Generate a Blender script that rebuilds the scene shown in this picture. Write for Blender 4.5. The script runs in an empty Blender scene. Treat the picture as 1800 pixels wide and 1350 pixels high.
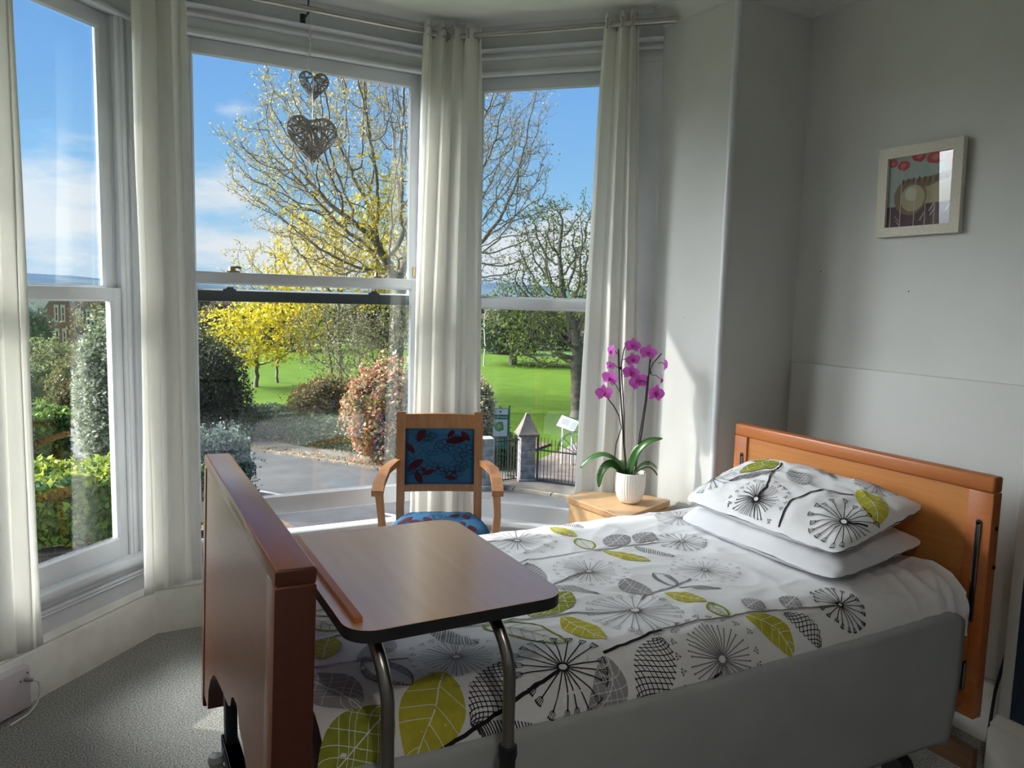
import bpy, bmesh, math, random
import numpy as np
from mathutils import Vector, Matrix, noise
PI = math.pi
SC = bpy.context.scene
C = SC.collection
# ------------------------------------------------------------------ camera
cam = bpy.data.objects.new('camera', bpy.data.cameras.new('camera'))
C.objects.link(cam)
YAW, PITCH, ROLL, FPX = math.radians(27.9925), math.radians(6.2131), math.radians(1.50006), 1346.74
_f = Vector((math.sin(YAW)*math.cos(PITCH), math.cos(YAW)*math.cos(PITCH), -math.sin(PITCH)))
_r0 = Vector((math.cos(YAW), -math.sin(YAW), 0)); _u0 = _r0.cross(_f)
_r = _r0*math.cos(ROLL)+_u0*math.sin(ROLL); _u = _u0*math.cos(ROLL)-_r0*math.sin(ROLL)
cam.matrix_world = Matrix(((_r.x, _u.x, -_f.x, 0), (_r.y, _u.y, -_f.y, 0), (_r.z, _u.z, -_f.z, 1.62), (0, 0, 0, 1)))
cam.data.sensor_fit = 'HORIZONTAL'; cam.data.sensor_width = 36.0
cam.data.lens = 36.0*FPX/1800.0
cam.data.clip_start = 0.05; cam.data.clip_end = 9000
SC.camera = cam
SC.view_settings.view_transform = 'Standard'
SC.view_settings.look = 'None'
SC.view_settings.gamma = 1.0
SC.view_settings.use_curve_mapping = False
SC.view_settings.exposure = 0.0
SC.cycles.use_denoising = True
SC.cycles.max_bounces = 10
SC.cycles.diffuse_bounces = 5
SC.cycles.glossy_bounces = 4
SC.cycles.transparent_max_bounces = 16
SC.cycles.transmission_bounces = 6
SC.cycles.sample_clamp_indirect = 6.0
# ------------------------------------------------------------------ daylight: sky with clouds, sun
SUN_AZ, SUN_EL = math.radians(-55.5), math.radians(34.5)      # azimuth from +Y towards +X
TO_SUN = Vector((math.sin(SUN_AZ)*math.cos(SUN_EL), math.cos(SUN_AZ)*math.cos(SUN_EL), math.sin(SUN_EL)))
sl = bpy.data.lights.new('sun', 'SUN'); sl.energy = 4.1; sl.angle = math.radians(0.6); sl.color = (1, .95, .86)
so = bpy.data.objects.new('sun', sl); C.objects.link(so)
so.location = (-20, 20, 25); so.rotation_euler = TO_SUN.to_track_quat('Z', 'Y').to_euler()

def build_world():
    w = bpy.data.worlds.new('sky'); SC.world = w; w.use_nodes = True
    nt = w.node_tree; nt.nodes.clear(); N = nt.nodes.new; Lk = nt.links.new
    tc = N('ShaderNodeTexCoord'); sep = N('ShaderNodeSeparateXYZ'); Lk(tc.outputs['Generated'], sep.inputs[0])
    def m(op, a, b=None, c=None, clamp=False):
        n = N('ShaderNodeMath'); n.operation = op; n.use_clamp = clamp
        for i, v in enumerate((a, b, c)):
            if v is None: continue
            if isinstance(v, (int, float)): n.inputs[i].default_value = v
            else: Lk(v, n.inputs[i])
        return n.outputs[0]
    def mixc(f, a, b):
        n = N('ShaderNodeMix'); n.data_type = 'RGBA'
        for i, v in ((0, f), (6, a), (7, b)):
            if isinstance(v, (int, float)): n.inputs[i].default_value = v
            elif isinstance(v, tuple): n.inputs[i].default_value = (*v, 1)
            else: Lk(v, n.inputs[i])
        return n.outputs[2]
    z = sep.outputs[2]
    ramp = N('ShaderNodeValToRGB'); Lk(m('MULTIPLY', z, 2.2, clamp=True), ramp.inputs[0])
    e = ramp.color_ramp.elements
    e[0].position = 0; e[0].color = (.46, .70, .93, 1)
    e[1].position = 1; e[1].color = (.10, .27, .66, 1)
    q = e.new(.22); q.color = (.34, .66, .99, 1)
    q = e.new(.55); q.color = (.215, .49, .95, 1)
    col = ramp.outputs[0]
    # clouds: noise stretched along the horizon, more of it low down
    mp = N('ShaderNodeMapping'); Lk(tc.outputs['Generated'], mp.inputs[0]); mp.inputs['Scale'].default_value = (2.6, 2.6, 8.0); mp.inputs['Location'].default_value = (.35, .1, .3)
    ns = N('ShaderNodeTexNoise'); ns.inputs['Scale'].default_value = 1.6; ns.inputs['Detail'].default_value = 7; ns.inputs['Roughness'].default_value = .58
    Lk(mp.outputs[0], ns.inputs['Vector'])
    n = ns.outputs[0]
    def blob(az, el, r_az, r_el, amt):
        a, b = math.radians(az), math.radians(el)
        d = (math.sin(a)*math.cos(b), math.cos(a)*math.cos(b), math.sin(b))
        dz = m('DIVIDE', m('SUBTRACT', z, d[2]), math.radians(r_el))
        hx = m('MULTIPLY', sep.outputs[0], math.cos(a)); hy = m('MULTIPLY', sep.outputs[1], math.sin(a))
        dh = m('DIVIDE', m('SUBTRACT', hx, hy), math.radians(r_az))
        fwd = m('ADD', m('MULTIPLY', sep.outputs[0], math.sin(a)), m('MULTIPLY', sep.outputs[1], math.cos(a)))
        rr = m('ADD', m('MULTIPLY', dz, dz), m('MULTIPLY', dh, dh))
        g = m('POWER', 2.718, m('MULTIPLY', rr, -1.0))
        return m('MULTIPLY', m('MULTIPLY', g, m('GREATER_THAN', fwd, 0)), amt)
    low = blob(14, 3.0, 40, 4.0, .30)
    s = m('ADD', n, low)
    for b_ in ((-5.5, 23.0, 5, 3.6, .26), (8.4, 12.3, 2.2, 1.3, .20), (-6, 4.6, 5, 1.6, .16), (7.0, 6.6, 4.5, 1.3, .2), (34, 5, 10, 4, .15), (7, 11, 3.2, 9, -.06), (7, 20, 5, 5, -.2), (24, 17, 12, 8, -.2)):
        s = m('ADD', s, blob(*b_))
    mr = N('ShaderNodeMapRange'); mr.interpolation_type = 'SMOOTHSTEP'; Lk(s, mr.inputs[0])
    mr.inputs[1].default_value = .62; mr.inputs[2].default_value = .86; mr.inputs[3].default_value = 0; mr.inputs[4].default_value = .92
    col = mixc(mr.outputs[0], col, (.92, .95, 1.0))
    # added bright glow around the sun, out of view, to fill the room
    dt = N('ShaderNodeVectorMath'); dt.operation = 'DOT_PRODUCT'; Lk(tc.outputs['Generated'], dt.inputs[0]); dt.inputs[1].default_value = TO_SUN
    gl = N('ShaderNodeMapRange'); gl.interpolation_type = 'SMOOTHSTEP'; Lk(dt.outputs['Value'], gl.inputs[0])
    gl.inputs[1].default_value = .80; gl.inputs[2].default_value = .985; gl.inputs[3].default_value = 0; gl.inputs[4].default_value = GLOW
    add = N('ShaderNodeMix'); add.data_type = 'RGBA'; add.blend_type = 'ADD'; add.inputs[0].default_value = 1
    Lk(col, add.inputs[6])
    gc = N('ShaderNodeCombineColor'); 
    for i in range(3): Lk(m('MULTIPLY', gl.outputs[0], (.97, .985, 1.0)[i]), gc.inputs[i])
    Lk(gc.outputs[0], add.inputs[7])
    # below the horizon: dull green-grey ground
    below = m('LESS_THAN', z, -.01)
    col = mixc(below, add.outputs[2], (.16, .18, .12))
    bg = N('ShaderNodeBackground'); Lk(col, bg.inputs[0]); bg.inputs[1].default_value = 1.0
    out = N('ShaderNodeOutputWorld'); Lk(bg.outputs[0], out.inputs[0])
GLOW = 32.0
build_world()

# ------------------------------------------------------------------ helpers
def tag(o, label=None, cat=None, group=None, kind=None):
    if label: o['label'] = label
    if cat: o['category'] = cat
    if group: o['group'] = group
    if kind: o['kind'] = kind
    return o
def empty(name, label, cat, loc=(0, 0, 0), rz=0, group=None, kind=None):
    o = bpy.data.objects.new(name, None); C.objects.link(o); o.empty_display_size = .1
    o.location = loc; o.rotation_euler = (0, 0, rz)
    return tag(o, label, cat, group, kind)

class MB:
    """collects shapes and links them as one mesh object"""
    def __init__(s): s.v = []; s.f = []; s.m = []; s.T = None; s.mi = 0
    def _add(s, vs, fs, mi=None):
        o = len(s.v)
        s.v += [tuple(s.T @ Vector(p)) if s.T is not None else tuple(p) for p in vs]
        s.f += [tuple(o+i for i in f) for f in fs]
        s.m += [s.mi if mi is None else mi]*len(fs)
    def box(s, x0, x1, y0, y1, z0, z1, bev=0):
        if bev:
            bm = bmesh.new()
            bmesh.ops.create_cube(bm, size=1, matrix=Matrix.Translation(((x0+x1)/2, (y0+y1)/2, (z0+z1)/2)) @ Matrix.Diagonal((x1-x0, y1-y0, z1-z0, 1)))
            bmesh.ops.bevel(bm, geom=bm.edges[:], offset=bev, segments=3, affect='EDGES', profile=.5)
            bm.verts.index_update()
            s._add([v.co[:] for v in bm.verts], [[v.index for v in f.verts] for f in bm.faces]); bm.free(); return s
        vs = [(x, y, z) for z in (z0, z1) for y in (y0, y1) for x in (x0, x1)]
        s._add(vs, [(0, 2, 3, 1), (4, 5, 7, 6), (0, 1, 5, 4), (2, 6, 7, 3), (0, 4, 6, 2), (1, 3, 7, 5)]); return s
    def tube(s, pts, r, seg=10, cap=True, flat=None):
        pts = [Vector(p) for p in pts]; n = len(pts)
        rr = r if isinstance(r, (list, tuple)) else [r]*n
        vs = []; up = None
        for i, p in enumerate(pts):
            t = (pts[min(i+1, n-1)]-pts[max(i-1, 0)]).normalized()
            if up is None:
                up = Vector((0, 0, 1)) if abs(t.z) < .9 else Vector((1, 0, 0))
            a = (up-t*up.dot(t)).normalized(); b = t.cross(a); up = a
            for k in range(seg):
                an = 2*PI*k/seg
                vs.append(p+(a*math.cos(an)*(flat or 1)+b*math.sin(an))*rr[i])
        fs = [(i*seg+k, i*seg+(k+1) % seg, (i+1)*seg+(k+1) % seg, (i+1)*seg+k) for i in range(n-1) for k in range(seg)]
        if cap: fs += [tuple(range(seg-1, -1, -1)), tuple((n-1)*seg+k for k in range(seg))]
        s._add(vs, fs); return s
    def lathe(s, prof, c=(0, 0, 0), seg=24, close=False):
        vs = [(c[0]+r*math.cos(2*PI*k/seg), c[1]+r*math.sin(2*PI*k/seg), c[2]+z) for r, z in prof for k in range(seg)]
        n = len(prof)
        fs = [(i*seg+k, i*seg+(k+1) % seg, (i+1)*seg+(k+1) % seg, (i+1)*seg+k) for i in range(n-1) for k in range(seg)]
        if close: fs += [tuple(range(seg-1, -1, -1)), tuple((n-1)*seg+k for k in range(seg))]
        s._add(vs, fs); return s
    def prism(s, poly, z0, z1, axis='z'):
        n = len(poly)
        def q(p, z): return {'z': (p[0], p[1], z), 'x': (z, p[0], p[1]), 'y': (p[0], z, p[1])}[axis]
        vs = [q(p, z0) for p in poly]+[q(p, z1) for p in poly]
        fs = [tuple(range(n-1, -1, -1)), tuple(range(n, 2*n))]+[(i, (i+1) % n, n+(i+1) % n, n+i) for i in range(n)]
        s._add(vs, fs); return s
    def grid(s, fn, nu, nv, closed_u=False):
        vs = [fn(i/(nu if closed_u else nu-1), j/(nv-1)) for j in range(nv) for i in range(nu)]
        fs = []
        for j in range(nv-1):
            for i in range(nu if closed_u else nu-1):
                i2 = (i+1) % nu
                fs.append((j*nu+i, j*nu+i2, (j+1)*nu+i2, (j+1)*nu+i))
        s._add(vs, fs); return s
    def sweep(s, path, prof, side=1, ends=True):
        """prof = list of (offset towards the room, z); path in plan, room on the right (side=1)"""
        P = [Vector(p).to_2d() for p in path]; n = len(P); k = len(prof); vs = []
        for i in range(n):
            d0 = (P[i]-P[i-1]).normalized() if i else None
            d1 = (P[i+1]-P[i]).normalized() if i < n-1 else None
            d0 = d0 or d1; d1 = d1 or d0
            n0 = Vector((d0.y, -d0.x))*side; n1 = Vector((d1.y, -d1.x))*side
            b = (n0+n1); b = b/max(1e-6, b.length); b = b/max(.2, b.dot(n0))
            for o, z in prof: vs.append((P[i].x+b.x*o, P[i].y+b.y*o, z))
        fs = [(i*k+j, i*k+(j+1) % k, (i+1)*k+(j+1) % k, (i+1)*k+j) for i in range(n-1) for j in range(k)]
        if ends: fs += [tuple(range(k)), tuple((n-1)*k+j for j in range(k-1, -1, -1))]
        s._add(vs, fs); return s
    def ball(s, c, r, sub=2, sc=(1, 1, 1)):
        bm = bmesh.new(); bmesh.ops.create_icosphere(bm, subdivisions=sub, radius=1)
        bm.verts.index_update()
        s._add([(c[0]+v.co.x*r*sc[0], c[1]+v.co.y*r*sc[1], c[2]+v.co.z*r*sc[2]) for v in bm.verts], [[v.index for v in f.verts] for f in bm.faces]); bm.free(); return s
    def build(s, name, mats, parent=None, smooth=35, loc=None, fix=True, solid=0, sub=0):
        me = bpy.data.meshes.new(name); me.from_pydata(s.v, [], s.f)
        for mt in (mats if isinstance(mats, (list, tuple)) else [mats]): me.materials.append(mt)
        me.polygons.foreach_set('material_index', s.m)
        if fix:
            bm = bmesh.new(); bm.from_mesh(me); bmesh.ops.recalc_face_normals(bm, faces=bm.faces[:]); bm.to_mesh(me); bm.free()
        me.update()
        if smooth:
            me.polygons.foreach_set('use_smooth', [True]*len(me.polygons))
            me.set_sharp_from_angle(angle=math.radians(smooth))
        o = bpy.data.objects.new(name, me); C.objects.link(o)
        if parent: o.parent = parent
        if loc: o.location = loc
        if sub:
            q = o.modifiers.new('sub', 'SUBSURF'); q.levels = sub; q.render_levels = sub
        if solid:
            q = o.modifiers.new('solid', 'SOLIDIFY'); q.thickness = solid; q.offset = 0
        return o

def mat(name, col, rough=.5, metal=0, col2=None, nscale=8, stretch=(1, 1, 1), lo=.35, hi=.65, bump=0, bscale=60, spec=.5, coat=0, trans=0, detail=4, sheen=0):
    m = bpy.data.materials.new(name); m.use_nodes = True; nt = m.node_tree; b = nt.nodes['Principled BSDF']
    b.inputs['Base Color'].default_value = (*col, 1); b.inputs['Roughness'].default_value = rough; b.inputs['Metallic'].default_value = metal
    b.inputs['Specular IOR Level'].default_value = spec
    if coat: b.inputs['Coat Weight'].default_value = coat; b.inputs['Coat Roughness'].default_value = .12
    if sheen: b.inputs['Sheen Weight'].default_value = sheen
    N = nt.nodes.new; L = nt.links.new
    if col2 or bump:
        tc = N('ShaderNodeTexCoord'); mp = N('ShaderNodeMapping'); L(tc.outputs['Object'], mp.inputs[0]); mp.inputs['Scale'].default_value = stretch
    if col2:
        n = N('ShaderNodeTexNoise'); n.inputs['Scale'].default_value = nscale; n.inputs['Detail'].default_value = detail; L(mp.outputs[0], n.inputs['Vector'])
        r = N('ShaderNodeValToRGB'); L(n.outputs[0], r.inputs[0]); e = r.color_ramp.elements
        e[0].position = lo; e[0].color = (*col, 1); e[1].position = hi; e[1].color = (*col2, 1)
        L(r.outputs[0], b.inputs['Base Color'])
    if bump:
        n = N('ShaderNodeTexNoise'); n.inputs['Scale'].default_value = bscale; n.inputs['Detail'].default_value = 3; L(mp.outputs[0], n.inputs['Vector'])
        bp = N('ShaderNodeBump'); bp.inputs['Strength'].default_value = bump; bp.inputs['Distance'].default_value = .01
        L(n.outputs[0], bp.inputs['Height']); L(bp.outputs[0], b.inputs['Normal'])
    if trans:
        t = N('ShaderNodeBsdfTranslucent'); t.inputs[0].default_value = (*col, 1)
        mx = N('ShaderNodeMixShader'); mx.inputs[0].default_value = trans
        L(b.outputs[0], mx.inputs[1]); L(t.outputs[0], mx.inputs[2]); L(mx.outputs[0], nt.nodes['Material Output'].inputs[0])
    return m
def srgb(r, g, b):
    return tuple((c/255/12.92 if c <= 10 else ((c/255+.055)/1.055)**2.4) for c in (r, g, b))
def glass_mat(name, base=.05, tint=(.97, .985, .98)):
    m = bpy.data.materials.new(name); m.use_nodes = True; nt = m.node_tree; nt.nodes.clear(); N = nt.nodes.new; L = nt.links.new
    lw = N('ShaderNodeLayerWeight'); lw.inputs[0].default_value = .5
    p = N('ShaderNodeMath'); p.operation = 'POWER'; L(lw.outputs['Facing'], p.inputs[0]); p.inputs[1].default_value = 5
    q = N('ShaderNodeMath'); q.operation = 'MULTIPLY_ADD'; L(p.outputs[0], q.inputs[0]); q.inputs[1].default_value = .9; q.inputs[2].default_value = base
    t = N('ShaderNodeBsdfTransparent'); t.inputs[0].default_value = (*tint, 1)
    g = N('ShaderNodeBsdfGlossy'); g.inputs['Roughness'].default_value = 0
    mx = N('ShaderNodeMixShader'); L(q.outputs[0], mx.inputs[0]); L(t.outputs[0], mx.inputs[1]); L(g.outputs[0], mx.inputs[2])
    o = N('ShaderNodeOutputMaterial'); L(mx.outputs[0], o.inputs[0])
    return m
# ------------------------------------------------------------------ materials of the room
WALL = mat('wall_paint', (.60, .605, .59), .55, col2=(.565, .57, .555), nscale=3, bump=.03, bscale=40)
CEIL = mat('ceiling_paint', (.80, .80, .78), .7)
GLOSSW = mat('white_gloss_paint', (.66, .685, .72), .32, col2=(.61, .63, .665), nscale=5, bump=.02, bscale=50)
SKIRT = mat('aged_white_gloss', (.78, .77, .735), .38, col2=(.70, .69, .65), nscale=9, bump=.12, bscale=18)
EXTW = mat('exterior_white_paint', (.58, .58, .57), .5)
CARPET = mat('grey_carpet', (.46, .45, .405), .95, col2=(.15, .147, .132), nscale=170, lo=.40, hi=.60, bump=.6, bscale=260, spec=.1, detail=2, sheen=.2)
PANE = glass_mat('window_glass', .055)
PGLASS = glass_mat('picture_glass', .04)
DARKP = mat('dark_grey_paint', (.022, .03, .042), .45)
BRASS = mat('brass', (.42, .30, .14), .28, 1)
STEEL = mat('brushed_steel', (.45, .43, .41), .30, 1)
NAVY = mat('navy_paint', (.012, .03, .06), .6)
CURT = mat('white_curtain_cloth', (.93, .92, .885), .85, bump=.08, bscale=220, spec=.15, trans=.40)
BOARD = mat('wall_board_sheet', (.575, .58, .57), .5, spec=.35)

# ------------------------------------------------------------------ room shell
K = math.sqrt(.5)
CZ = 3.03
BL, BR = (.173, 3.87), (1.650, 3.87)                 # inner corners of the bay
EL, ER = (BL[0]-1.1*K, 3.87-1.1*K), (BR[0]+1.1*K, 3.87-1.1*K)
AL, AR = (EL[0]-.037, 2.638), (2.465, 2.638)          # arrises where bay meets the room
XW, XL, YB = 2.93, -1.5, -1.3
YM = 2.638
def structure(o): return tag(o, kind='structure')
mb = MB(); mb.box(XL-.2, XW+.2, YB-.2, 4.05, -.12, 0)
structure(mb.build('floor', CARPET))
mb = MB(); mb.box(XL-.2, XW+.2, YB-.2, 4.25, CZ, CZ+.12)
structure(mb.build('ceiling', CEIL))
mb = MB(); mb.box(XW, XW+.2, YB, YM+.3, 0, CZ); structure(mb.build('wall_right', WALL))
mb = MB(); mb.box(XL-.2, XL, YB, YM+.3, 0, CZ); structure(mb.build('wall_left', CEIL))
mb = MB(); mb.box(XL, XW, YB-.2, YB, 0, CZ); structure(mb.build('wall_back', CEIL))
mb = MB(); mb.prism([AR, (XW, YM), (XW, YM+.45), (ER[0]+.45, ER[1]+.12), (ER[0]+.25*K, ER[1]+.25*K), ER], 0, CZ); structure(mb.build('wall_front_right', WALL))
mb = MB(); mb.prism([AL, EL, (EL[0]-.25*K, EL[1]+.25*K), (EL[0]-.45, EL[1]+.12), (XL, YM+.45), (XL, YM)], 0, CZ); structure(mb.build('wall_front_left', WALL))
# chimney breast, its side wall in white and its face in navy
CBX, CBY = 2.73, 1.435
mb = MB(); mb.box(CBX+.012, XW, -.6, CBY, 0, CZ, 0)
structure(mb.build('wall_chimney_breast', WALL))
mb = MB(); mb.box(CBX, CBX+.013, -.6, CBY-.035, .20, CZ); structure(mb.build('wall_chimney_face', NAVY))
mb = MB(); mb.box(CBX-.004, CBX+.03, CBY-.034, CBY+.004, .2, CZ, .006); structure(mb.build('trim_corner_strip', WALL))
SKP = [(0, 0), (.022, 0), (.022, .165), (.017, .178), (.019, .188), (.010, .205), (.006, .222), (0, .224)]
BSK = [(-.002, 0), (.006, 0), (.006, .196), (.000, .206), (.003, .216), (-.010, .228), (-.014, .238), (-.02, .24)]
mb = MB(); mb.sweep([EL, BL, BR, ER], BSK); structure(mb.build('baseboard_bay', SKIRT))
mb = MB(); mb.sweep([ER, AR, (XW, YM), (XW, CBY), (CBX, CBY), (CBX, -.6)], SKP); structure(mb.build('baseboard_right', SKIRT))
mb = MB(); mb.sweep([(XL, YB), (XL, YM), AL, EL], SKP); structure(mb.build('baseboard_left', SKIRT))
# cornice round the reveals and the room
COR = [(0, CZ), (.075, CZ), (.072, CZ-.012), (.05, CZ-.022), (.032, CZ-.045), (.016, CZ-.066), (.014, CZ-.078), (0, CZ-.082)]
mb = MB(); mb.sweep([ER, AR, (XW, YM), (XW, CBY)], COR); structure(mb.build('trim_cornice_right', WALL))
mb = MB(); mb.sweep([(XL, YB), (XL, YM), AL, EL], COR); structure(mb.build('trim_cornice_left', WALL))
# rounded beads on the arrises
for nm, a in (('trim_arris_right', AR), ('trim_arris_left', AL)):
    mb = MB(); mb.tube([(a[0], a[1]-.002, 0), (a[0], a[1]-.002, CZ)], .017, 12)
    structure(mb.build(nm, GLOSSW))

# bay wall: apron, lintel and the posts between the windows
GL = {1: (.24, .93), 2: (.205, 1.275), 3: (.15, .86)}       # glass limits along each face
WID = {1: 1.1, 2: 1.477, 3: 1.1}
ORG = {1: (EL[0], EL[1], PI/4), 2: (BL[0], BL[1], 0), 3: (BR[0], BR[1], -PI/4)}
ST = .055
def loc2(k, u, w):
    x, y, a = ORG[k]
    return (x+u*math.cos(a)-w*math.sin(a), y+u*math.sin(a)+w*math.cos(a))
DEP = .105
mb = MB()
mb.sweep([EL, BL, BR, ER], [(-.02, 0), (-.02, .40), (-.060, .40), (-DEP, .35), (-DEP, 0)])
mb.sweep([EL, BL, BR, ER], [(-.02, 2.79), (-.02, CZ), (-DEP, CZ), (-DEP, 2.79)])
def post(k1, u1, k2, u2, corner):
    a = loc2(k1, u1, .02); b = loc2(k2, u2, .02); a2 = loc2(k1, u1, DEP); b2 = loc2(k2, u2, DEP)
    c = Vector(corner); d = (Vector(corner)-Vector((.91, 3.0))).normalized()
    mb.prism([a, (c+d*.02)[:], b, b2, (c+d*(DEP*1.08))[:], a2], .38, 2.82)
post(1, GL[1][1]+ST, 2, GL[2][0]-ST, BL); post(2, GL[2][1]+ST, 3, GL[3][0]-ST, BR)
mb.prism([EL, loc2(1, GL[1][0]-ST, 0), loc2(1, GL[1][0]-ST, DEP), loc2(1, -.05, DEP)], .38, 2.82)
mb.prism([loc2(3, GL[3][1]+ST, 0), ER, loc2(3, 1.15, DEP), loc2(3, GL[3][1]+ST, DEP)], .38, 2.82)
structure(mb.build('wall_bay', GLOSSW))
# sill bullnose and panel mouldings below; architrave beads above
mb = MB()
mb.sweep([EL, BL, BR, ER], [(.012, .372), (.022, .384), (.024, .40), (.020, .416), (.008, .424), (-.03, .424), (-.03, .372)])
mb.sweep([EL, BL, BR, ER], [(-.022, .345), (-.004, .342), (.000, .332), (-.008, .322), (-.004, .316), (-.014, .306), (-.022, .306)])
structure(mb.build('trim_sill', GLOSSW))
mb = MB()
mb.sweep([EL, BL, BR, ER], [(-.022, 2.775), (-.010, 2.773), (.000, 2.782), (.002, 2.792), (-.004, 2.803), (-.012, 2.806), (-.022, 2.806)])
mb.sweep([EL, BL, BR, ER], [(-.022, 2.856), (-.006, 2.856), (.004, 2.866), (.002, 2.876), (-.008, 2.880), (-.008, 2.890), (.006, 2.896), (.014, 2.908), (-.022, 2.914)])
structure(mb.build('trim_architrave', GLOSSW))
for nm, ks in (('trim_post_left', ((1, GL[1][1]+ST), (2, GL[2][0]-ST))), ('trim_post_right', ((2, GL[2][1]+ST), (3, GL[3][0]-ST)))):
    mb = MB()
    for k, u in ks:
        sgn = 1 if (k == 1 and u > .5) or (k == 2 and u > .7) else -1
        for du, r in ((.012, .013), (.05, .010)):
            x, y = loc2(k, u+du*sgn, .016)
            mb.tube([(x, y, .42), (x, y, 2.78)], r, 8)
    structure(mb.build(nm, GLOSSW))

def window(k, lift):
    x, y, a = ORG[k]; g0, g1 = GL[k]; x0, x1 = g0-ST, g1+ST
    root = empty('window_%d' % k, None, None, (x, y, 0), a, kind='structure')
    f = MB()
    for xa, xb in ((x0-.018, x0-.001), (x1+.001, x1+.018)): f.box(xa, xb, .015, .108, .40, 2.79)
    f.box(x0-.018, x1+.018, .015, .108, 2.786, 2.80); f.box(x0-.018, x1+.018, .012, .066, .385, .418); f._add([(x0-.018, .066, .414), (x1+.018, .066, .414), (x1+.018, .19, .335), (x0-.018, .19, .335), (x0-.018, .066, .385), (x1+.018, .066, .385), (x1+.018, .19, .305), (x0-.018, .19, .305)], [(0, 1, 2, 3), (7, 6, 5, 4), (3, 2, 6, 7), (0, 3, 7, 4), (1, 5, 6, 2)])
    for xx, s in ((x0, 1), (x1, -1)):
        f.tube([(xx+s*.003, .022, .42), (xx+s*.003, .022, 2.785)], .011, 8); f.box(min(xx, xx+s*.012), max(xx, xx+s*.012), .0625, .0655, .42, 2.785)
    f.build('frame', GLOSSW, root)
    ex = MB()
    for xa, xb in ((x0-.018, x0+.012), (x1-.012, x1+.018)): ex.box(xa, xb, .105, .116, .40, 2.79)
    ex.build('outer_reveal', EXTW, root)
    def sash(name, w, za, zb, bot, top, raised_rail=None):
        s = MB(); t = .034
        for xa, xb in ((x0+.001, g0), (g1, x1-.001)): s.box(xa, xb, w-t/2, w+t/2, za, zb, .005)
        s.box(g0-.002, g1+.002, w-t/2+.0004, w+t/2-.0004, zb-top, zb-.0004, .004)
        s.box(g0-.002, g1+.002, w-t/2+.0004, w+t/2-.0004, za+.0004, za+bot, .004)
        # bevelled glazing beads round the pane
        for z in (za+bot, zb-top):
            s.tube([(g0, w-.008, z), (g1, w-.008, z)], .009, 4, cap=False)
        for xx in (g0, g1): s.tube([(xx, w-.008, za+bot), (xx, w-.008, zb-top)], .009, 4, cap=False)
        o = s.build(name, GLOSSW, root)
        p = MB(); p.box(g0-.004, g1+.004, w+.002, w+.005, za+bot-.004, zb-top+.004); p.build('pane', PANE, o)
        return o
    lo = sash('lower_sash', .045, .42+lift, 1.63+lift, .09, .05)
    up = sash('upper_sash', .083, 1.579, 2.785, .052, .065)
    if lift:
        r = MB(); r.box(x0+.002, x1-.002, .0635, .0665, 1.580, 1.632, .001); tag(r.build('bottom_rail', DARKP, up), 'dark grey inner face of the upper sash bottom rail')
        for xx in (.375, 1.096):
            l = MB(); l.box(xx-.03, xx+.03, .032, .060, 1.63+lift, 1.637+lift, .002); l.lathe([(.0, .022), (.013, .02), (.015, .008), (.02, 0)], (xx-.004, .046, 1.637+lift), 14)
            l.tube([(xx-.006, .046, 1.652+lift), (xx+.02, .042, 1.655+lift), (xx+.036, .039, 1.65+lift)], [.006, .005, .007], 8)
            l.build('latch', BRASS, lo)
            q = MB(); q.box(xx-.045, xx+.015, .0645, .09, 1.632, 1.640, .002); q.box(xx-.03, xx+.005, .066, .088, 1.64, 1.65, .003); q.build('latch_keeper', DARKP, up)
        q = MB(); q.box(g1+.018, g1+.034, .058, .0665, 1.735, 1.785, .002); q.lathe([(0, .004), (.005, .003), (.006, 0)], (g1+.026, .057, 1.75), 8); q.build('sash_stop', BRASS, up)
window(1, 0); window(2, .09); window(3, 0)

# white protector sheet on the wall behind the bed, small fixings
mb = MB(); mb.box(XW-.020, XW, 1.45, 2.612, .25, 1.363, .003)
structure(mb.build('wall_right_protector_panel', BOARD))

# ------------------------------------------------------------------ curtain pole
ROD = [(EL[0]-.02, EL[1]+.121), (BL[0]+.0414, 3.77), (BR[0]-.0414, 3.77), (ER[0]-.045, ER[1]-.097)]
RZ = 2.948
rod = empty('curtain_pole', 'brushed steel curtain pole bent to follow the bay above the windows', 'curtain pole', (0, 0, 0))
mb = MB(); pts = [Vector((*p, RZ)) for p in ROD]
for a, b in zip(pts, pts[1:]): mb.tube([a, b], .0145, 14)
for p in pts[1:3]: mb.ball(p, .0155, 2)
mb.build('pole', STEEL, rod)
mb = MB(); d = (pts[3]-pts[2]).normalized(); mb.tube([pts[3]-d*.002, pts[3]+d*.03], .017, 14); mb.build('end_cap', STEEL, rod)
for p, n in ((Vector((.877, 3.77, RZ)), Vector((0, 1, 0))),):
    b = MB(); q = p+n*.118
    b.tube([p+Vector((0, 0, -.016)), p+n*.118+Vector((0, 0, -.016))], .005, 8); b.tube([q+Vector((0, 0, -.075)), q+Vector((0, 0, .012))], .008, 4, flat=1.6)
    b.tube([p+Vector((0, 0, .0)), p+Vector((0, 0, CZ-RZ))], .004, 6); b.lathe([(.0, 0), (.035, 0), (.03, -.006), (0, -.008)], (p.x, p.y, CZ), 14)
    b.build('bracket', DARKP, rod)

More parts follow.
